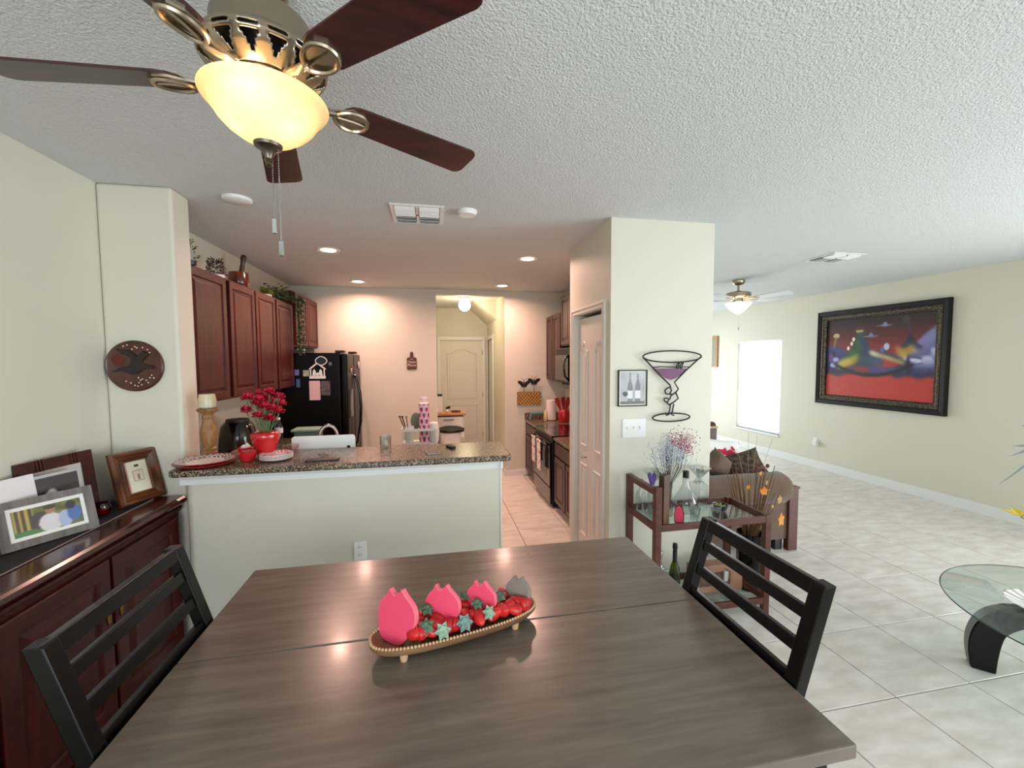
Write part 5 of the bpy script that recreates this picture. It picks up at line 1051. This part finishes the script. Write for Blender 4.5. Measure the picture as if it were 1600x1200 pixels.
def bottle(name, label, cat, x, y, z, prof, mat, n=20, **k):
    t = thing(name, label, cat, (x, y, z)); B().lathe(prof, n).make('body', mat, t, smooth='auto'); return t
single(B().box((-.035, -.02, 0), (.035, .02, .345)), 'wooden_block', M('block_wood', '43281f', .4, col2='6b4420', nscale=5), 'tall dark wooden block standing at the front left of the cart top', 'wood block', (1.512, 2.505, T1), rotz=rad(28), bevel=.003)
# baby's breath
t = thing('bud_vase', "slim dark clear vase holding baby's breath on the cart", 'vase', (1.64, 2.66, T1)); B().lathe([(.03, 0), (.034, .01), (.026, .10), (.020, .18), (.024, .235), (.021, .235), (.017, .18)], 18, cap1=False).make('vase_body', glass('vase_glass', (.75, .72, .68), .03, 1.5), t, smooth='auto')
gb = thing('babys_breath', "dried baby's breath in white, blue and pink in the slim vase", 'flowers', (1.64, 2.66, T1))
rs4 = random.Random(21); st = B(); tips = []
for k in range(34):
    a = rs4.uniform(0, 6.28); q_ = rs4.uniform(.02, .15); tx_, ty_ = q_ * math.cos(a) + .02, q_ * math.sin(a) * .8; h_ = rs4.uniform(.42, .56) + .25 * max(0, tx_ - .02); st.tube([(0, 0, .03), (tx_ * .2, ty_ * .2, .24), (tx_ * .7, ty_ * .7, .34), (tx_, ty_, h_)], .0016, 4); tips.append((tx_, ty_, h_))
for k in range(9):
    a = rs4.uniform(2.2, 4.1); st.tube([(0, 0, .2), (.06 * math.cos(a), .06 * math.sin(a), .30), (.12 * math.cos(a), .10 * math.sin(a), .33 + rs4.uniform(-.05, .06))], .0014, 4)
st.make('stem', M('dark_stem', '4a4034', .8), gb, kind='stuff')
fl = {0: B(), 1: B(), 2: B()}
for tx_, ty_, h_ in tips:
    for q in range(60):
        x, y, z = tx_ + rs4.gauss(0, .03), ty_ + rs4.gauss(0, .03), h_ + rs4.gauss(-.035, .045); kd = 2 if (z + x * .9 > .535 and x > .0) else (1 if z < .43 and rs4.random() < .45 else 0)
        r = rs4.uniform(.003, .0052); fl[kd].add([(x - r, y, z), (x + r, y, z), (x, y - r, z), (x, y + r, z), (x, y, z - r), (x, y, z + r)], [(0, 2, 5), (2, 1, 5), (1, 3, 5), (3, 0, 5), (2, 0, 4), (1, 2, 4), (3, 1, 4), (0, 3, 4)])
for k, mt in ((0, GYPW), (1, GYPB), (2, GYPR)): fl[k].make('blossoms', mt, gb, kind='stuff', fix=False)
t = thing('tequila_decanter', 'round clear glass decanter with a dark stopper on the cart', 'decanter', (1.80, 2.70, T1)); B().lathe([(.05, 0), (.075, .01), (.088, .05), (.080, .10), (.045, .16), (.024, .205), (.022, .25), (.027, .255)], 24).make('body', GLASSK, t, smooth='auto'); B().lathe([(.02, .255), (.022, .262), (.022, .30), (.015, .305)], 14).make('stopper', IRON, t, smooth='auto')
t = thing('glass_bottle', 'square clear bottle with ribbed base right of the round decanter', 'bottle', (1.93, 2.74, T1)); B().box((-.05, -.05, 0), (.05, .05, .20)).lathe([(.04, .20), (.018, .23), (.018, .27)], 16).make('body', GLASSK, t, bevel=.008); B().lathe([(.022, .27), (.03, .28), (.03, .31)], 14).make('stopper', GLASSK, t, smooth='auto')
for i_, (x, y, lb) in enumerate(((1.62, 2.82, 'wide martini glass at the back left of the cart'), (2.0, 2.83, 'martini glass with a garnish at the right of the cart'))):
    t = thing('martini_glass', lb, 'glass', (x, y, T1)); B().lathe([(.04, 0), (.04, .004), (.006, .010), (.005, .18), (.01, .20), (.085, .285), (.083, .285), (.006, .205)], 24, cap1=False).make('glass_body', GLASSK, t, smooth='auto')
    if i_: 
        g = B()
        for k in range(6): g.ball((.03 * math.cos(k), .03 * math.sin(k), .255 + .006 * k), .014, 7, 5)
        g.make('garnish', M('garnish', 'b08a6a', .5, col2='e0d0bc', nscale=40), t, smooth=True)
t = thing('purple_bottle_stopper', 'small bottle with a purple ornament top beside the wooden block', 'bottle', (1.545, 2.72, T1)); B().lathe([(.03, 0), (.03, .15), (.012, .19), (.012, .21)], 16).make('body', GLASSK, t, smooth='auto'); B().prism([(-.012, 0), (.012, 0), (.035, .07), (.015, .09), (.0, .06), (-.02, .095), (-.035, .075)], -.008, .008, 'y').xf(Matrix.Translation((0, 0, .21))).make('ornament', PURP2, t, bevel=.003)
t = thing('spirit_bottle', 'clear bottle with a black cap behind the cart handle', 'bottle', (1.49, 2.78, T1)); B().lathe([(.032, 0), (.034, .01), (.034, .13), (.014, .17), (.014, .195)], 16).make('body', GLASSK, t, smooth='auto'); B().lathe([(.016, .195), (.016, .235)], 12).make('cap', BLACK, t)
for x, y, lb in ((1.465, 2.58, 'short tumbler glass nearest the cart handle'), (1.48, 2.68, 'short tumbler glass between handle and bottles'), (1.93, 2.54, 'clear drinking glass near the front rail of the cart'), (1.77, 2.545, 'small clear glass in front of the decanter')):
    t = thing('drinking_glass', lb, 'glass', (x, y, T1), group='drinking glasses on the cart'); B().lathe([(.03, 0), (.036, .09), (.033, .09), (.027, .008)], 18, cap1=False).make('glass_body', GLASSK, t, smooth='auto')
t = thing('melon_slice', 'small standing ornament with pink face and black back on the cart', 'ornament', (1.63, 2.515, T1), rad(-40)); B().prism([(-.03, 0), (.03, 0), (.032, .06), (.02, .115), (0, .13), (-.02, .115), (-.032, .06)], 0, .018, 'y').make('back', IRON, t); B().prism([(-.026, .004), (.026, .004), (.028, .06), (.017, .11), (0, .124), (-.017, .11), (-.028, .06)], -.004, 0, 'y').make('pink_face', PINK, t)
t = thing('olive_bowl', 'small black bowl of olives at the right of the cart top', 'bowl', (2.07, 2.68, T1)); B().lathe([(.03, 0), (.045, .012), (.055, .045), (.051, .045), (.04, .012)], 20, cap1=False).make('bowl_body', BLACKG, t, smooth='auto')
ob = B()
for k in range(7): ob.ball((.028 * math.cos(k * .9) * (k > 0), .028 * math.sin(k * .9) * (k > 0), .035), .012, 8, 5)
ob.make('olives', OLIVE, t, smooth=True, kind='stuff')
# lower shelf
t = thing('tequila_bottle', 'square clear decanter with ball stopper on the lower cart shelf', 'decanter', (1.535, 2.60, T2)); B().box((-.055, -.045, 0), (.055, .045, .24)).lathe([(.04, .24), (.02, .26), (.02, .30)], 14).make('body', GLASSK, t, bevel=.01); B().lathe([(.02, .30), (.024, .31), (.024, .32)], 12).ball((0, 0, .345), .032, 14, 8).make('stopper', GLASSK, t, smooth='auto'); B().box((-.04, -.047, .06), (.04, -.0455, .14)).make('paper_label', M('blue_label', '6d88a8', .5), t)
t = thing('wine_bottle', 'green wine bottle with a dark neck on the lower cart shelf', 'bottle', (1.66, 2.60, T2)); B().lathe([(.036, 0), (.038, .01), (.038, .19), (.030, .235), (.014, .28), (.014, .31)], 20).make('body', GREENB, t, smooth='auto'); B().lathe([(.0155, .27), (.0155, .35)], 14).make('foil_neck', IRON, t, smooth='auto'); B().lathe([(.012, .35), (.018, .37), (.016, .40)], 12).make('stopper', BLACK, t, smooth='auto')
single(B().box((-.04, -.04, 0), (.04, .04, .16)), 'black_box', BLACK, 'small black box at the left of the lower cart shelf', 'box', (1.475, 2.70, T2), bevel=.004)
t = thing('wooden_box', 'reddish wooden box on the lower cart shelf behind the black chair', 'box', (2.02, 2.66, T2)); B().box((-.20, -.045, 0), (.20, .045, .20)).make('body', PEACH, t, bevel=.004); B().box((-.16, -.0465, .05), (.10, -.0455, .15)).make('printed_panel', M('brown_print', '6b4a38', .6, col2='3a261c', nscale=22), t)
for x, y, lb in ((1.80, 2.56, 'clear bottle left of the wooden box on the lower cart shelf'), (2.02, 2.545, 'chrome-topped grinder in front of the wooden box')):
    t = thing('glass_bottle' if 'bottle' in lb else 'pepper_grinder', lb, 'bottle' if 'bottle' in lb else 'grinder', (x, y, T2)); B().lathe([(.034, 0), (.034, .07), (.022, .09), (.022, .13)], 16).make('body', GLASSK, t, smooth='auto'); B().lathe([(.023, .13), (.023, .20), (.012, .205)], 14).make('cap', CHROME, t, smooth='auto')
# floor vase with dried stems
t = thing('floor_vase', 'tall dark glass floor vase behind the bar cart', 'vase', (2.44, 2.80, 0)); B().lathe([(.09, 0), (.098, .01), (.098, .42), (.10, .44), (.094, .44), (.09, .03)], 26, cap1=False).make('vase_body', SMOKE, t, smooth='auto')
ds = thing('dried_stems', 'tall dried stems with orange leaves standing in the dark floor vase', 'dried flowers', (2.44, 2.80, 0))
rs5 = random.Random(5); sb_ = B(); ends = []
for k in range(70):
    a = rs5.uniform(0, 6.28); q_ = rs5.uniform(.03, .20); h_ = rs5.uniform(.65, 1.0); e = (q_ * math.cos(a) * 1.0, q_ * math.sin(a), h_); sb_.tube([(0.02 * math.cos(a), .02 * math.sin(a), .02), (e[0] * .3, e[1] * .3, .45), (e[0] * .75, e[1] * .75, h_ * .8), e], [.004, .0036, .003, .002], 4); ends.append(e)
sb_.make('stem', M('tan_stem', '6f5136', .85), ds, kind='stuff')
for k, (x, z) in enumerate(((-.02, 1.22), (.06, 1.20), (.20, 1.17), (-.12, 1.10))): B().tube([(0, 0, .4), (x * .3, .02, .8), (x * .7, .03, 1.0), (x, .03, z)], .0014, 4).make('grass_stem', M('pale_stem%d' % k, '9a9484', .8), ds)
for x, z in ((.10, .93), (.135, .96), (.04, .95)): B().tube([(0, 0, .4), (x * .5, 0, .7), (x, 0, z)], .002, 4).ball((x, 0, z), .014, 8, 5, (1, 1, 1.2)).make('seed_pod', RUST, ds)
def maple(sc): 
    p = []
    for k in range(10): a = PI / 2 + 2 * PI * k / 10; r = sc * (rs5.uniform(.75, 1.1) if k % 2 == 0 else rs5.uniform(.5, .68)); p.append((r * math.cos(a), r * math.sin(a)))
    return p
for x, y, z, sc, mt in ((-.015, -.14, .81, .042, DRIEDO), (.13, -.13, .735, .04, DRIEDT), (.10, -.18, .60, .055, DRIEDO), (.04, -.10, .86, .025, DRIEDT), (-.10, -.08, .83, .02, DRIEDO), (.06, -.14, .69, .02, DRIEDT), (.03, -.05, .92, .02, DRIEDO)):
    B().prism(maple(sc), -.0015, .0015, 'y').xf(Matrix.Translation((x, y, z)) @ Matrix.Rotation(rs5.uniform(-.5, .5), 4, 'Z') @ Matrix.Rotation(rs5.uniform(0, 6), 4, 'Y')).make('dried_leaf', mt, ds)

# ------------------------------------------------------------------ living room
# sofa: side towards the camera, facing +x
t = thing('sofa', 'brown suede sofa with dark wood arm posts in the living room', 'sofa', (2.25, 3.27, 0))
SL = 1.55
B().box((.06, .06, .10), (1.0, SL - .06, .42)).make('base', FABRIC, t, bevel=.03)
for y0 in (0, SL - .20):
    s_ = B().box((.10, y0 + .02, .10), (1.02, y0 + .18, .50)).make('arm_panel', FABRIC, t, bevel=.02)
    ar = B()
    rg = []
    for k in range(13):
        x = .12 + .93 * k / 12; pl_ = .006 * (1 if k % 2 else -1) * (k > 7); rr = .145 + pl_ - (.03 if k == 12 else 0)
        rg.append([(x, y0 + .10 + rr * 1.0 * math.cos(a), .58 + rr * math.sin(a)) for a in np.linspace(0, 2 * PI, 19)[:-1]])
    ar.rings(rg).make('arm_roll', FABRIC, t, smooth='auto', bevel=.02)
    B().box((1.00, y0 - .005, .0), (1.10, y0 + .055, .585)).make('arm_post', CART, t, bevel=.006)
    B().box((.99, y0 - .012, .585), (1.11, y0 + .062, .605)).make('post_cap', CART, t, bevel=.005)
    B().box((.12, y0 + .04, 0), (.20, y0 + .12, .10)).make('foot', CART, t, bevel=.004); B().box((.90, y0 + .04, 0), (.98, y0 + .12, .10)).make('foot', BLACK, t, bevel=.004)
sc_ = (SL - .42) / 2
for k in range(2): B().box((.20, .21 + k * sc_, .42), (1.04, .21 + (k + 1) * sc_ - .01, .56)).make('seat_cushion', FABRIC, t, bevel=.05, seg=3); B().box((.06, .21 + k * sc_, .50), (.32, .21 + (k + 1) * sc_ - .01, .92)).make('back_cushion', FABRIC, t, bevel=.08, seg=3)
def pillow(label, loc, rot, w_, h_, d_, mat):
    n = 10; vs = []; rgv = {}
    b = B()
    for sgn in (1, -1):
        g = []
        for j in range(n + 1):
            for i in range(n + 1):
                u, v = i / n * 2 - 1, j / n * 2 - 1; k = ((1 - u ** 4) * (1 - v ** 4)) ** .5; pin = 1 - .10 * (1 - abs(u)) * abs(v) ** 3 - .0; g.append((u * w_ / 2 * (1 - .10 * (1 - v * v)), sgn * d_ / 2 * k, v * h_ / 2 * (1 - .10 * (1 - u * u))))
        f = [(j * (n + 1) + i, j * (n + 1) + i + 1, (j + 1) * (n + 1) + i + 1, (j + 1) * (n + 1) + i) for j in range(n) for i in range(n)]
        b.add(g, f)
    return single(b, 'throw_pillow', mat, label, 'pillow', loc, rot=rot, group='throw pillows on the sofa', smooth=True)
pillow('brown leopard-print throw pillow leaning on the sofa arm', (3.08, 3.66, .72), (rad(-34), rad(-14), rad(-10)), .42, .30, .14, LEOP)
pillow('white throw pillow with red flowers behind the leopard pillow', (2.90, 3.88, .77), (rad(-30), rad(10), rad(-6)), .66, .44, .15, FLORAL)
pillow('plain brown pillow standing on end at the wall side of the sofa', (2.78, 3.64, .74), (rad(-12), rad(40), rad(10)), .27, .27, .16, FABRIC)
t = thing('wooden_post', 'dark wooden post with a rounded cap standing behind the sofa pillows', 'post', (3.42, 4.62, 0)); B().box((-.045, -.045, 0), (.045, .045, .945)).make('shaft', CART, t, bevel=.005); B().box((-.055, -.055, .945), (.055, .055, .965)).make('collar', TAN, t); B().lathe([(.05, .965), (.05, .985), (.035, 1.01), (.005, 1.02)], 16).make('cap', CART, t, smooth='auto')
# coffee table
ctx, cty = 3.47, 1.42
t = thing('coffee_table', 'round glass coffee table on curved black wooden legs', 'coffee table', (ctx, cty, 0))
B().lathe([(.672, .405), (.68, .409), (.68, .415), (.672, .42)], 72).make('glass_top', GLASSG, t, smooth='auto')
B().tube([(.68 * math.cos(a), .68 * math.sin(a), .4125) for a in np.linspace(0, 2 * PI, 97)[:-1]], .0035, 6, closed=True).make('glass_edge', M('glass_edge_green', '2c4a44', .15), t, smooth=True)
for ang in (rad(134), rad(14), rad(254)):
    pr_ = [(.60, .0), (.70 - .13, .0)]
    ou = [(.555, 0), (.57, .10), (.565, .20), (.53, .30), (.46, .37), (.36, .402), (.10, .404)]; inn = [(.10, .35), (.28, .335), (.36, .30), (.42, .24), (.44, .17), (.45, .08), (.455, 0)]
    B().prism(smooth_poly(ou, 5, False) + smooth_poly(inn, 5, False), -.045, .045, 'y').xf(Matrix.Rotation(ang, 4, 'Z')).make('curved_leg', BLACKW, t, smooth='auto', bevel=.006, seg=2)
t = thing('decorative_plate', 'white patterned plate on the glass coffee table', 'plate', (3.30, 1.62, .4225)); plate('plate_dish', .17, .02, lambda x, y, r, R: np.where((np.sin(np.arctan2(y, x) * 18) > .3)[:, None] & (r > R * .4)[:, None], C('b8b4ac'), C('f2f0ec')), t)
t = thing('flower_vase', 'white vase of yellow lilies and dark leaves on the coffee table', 'vase', (3.68, 1.80, .4205))
B().lathe([(.06, 0), (.075, .02), (.08, .20), (.07, .34), (.065, .34), (.07, .2)], 24, cap1=False).make('vase_body', WPLAST, t, smooth='auto')
def petal_flower(parent, x, y, z, sc):
    b = B()
    for k in range(6):
        a = 2 * PI * k / 6; d = Vector((math.cos(a), math.sin(a) * .8, .45)).normalized(); s_ = Vector((-math.sin(a), math.cos(a), 0)); c0 = Vector((x, y, z))
        b.add([c0, c0 + d * .05 * sc + s_ * .022 * sc, c0 + d * .10 * sc + Vector((0, 0, -.02 * sc)), c0 + d * .05 * sc - s_ * .022 * sc], [(0, 1, 2, 3)])
    return b.make('yellow_flower', YELLOW, parent, fix=False)
for x, y, z in ((-.20, .05, .42), (-.17, -.02, .46), (-.05, .0, .50)): B().tube([(0, 0, .2), (x * .6, y * .6, z * .85), (x, y, z)], .004, 5).make('stem', STEM, t); petal_flower(t, x, y, z, 1.0)
for k, (x, z, zt) in enumerate(((-.42, .64, .74), (-.34, .86, .86), (-.28, .98, .96), (-.22, 1.06, 1.0), (-.36, .80, .84))):
    pts = [Vector((0, 0, .3)), Vector((x * .25, 0, zt * .85)), Vector((x * .6, .02, zt)), Vector((x, .03, z))]; b = B(); prev = None; W_ = [.006, .014, .012, .001]
    vs = [(p.x, p.y, p.z + s_ * w_) for p, w_ in zip(pts, W_) for s_ in (-1, 1)] ; b.add(vs, [(2 * i, 2 * i + 2, 2 * i + 3, 2 * i + 1) for i in range(3)]); b.make('long_leaf', DLEAF, t, fix=False)
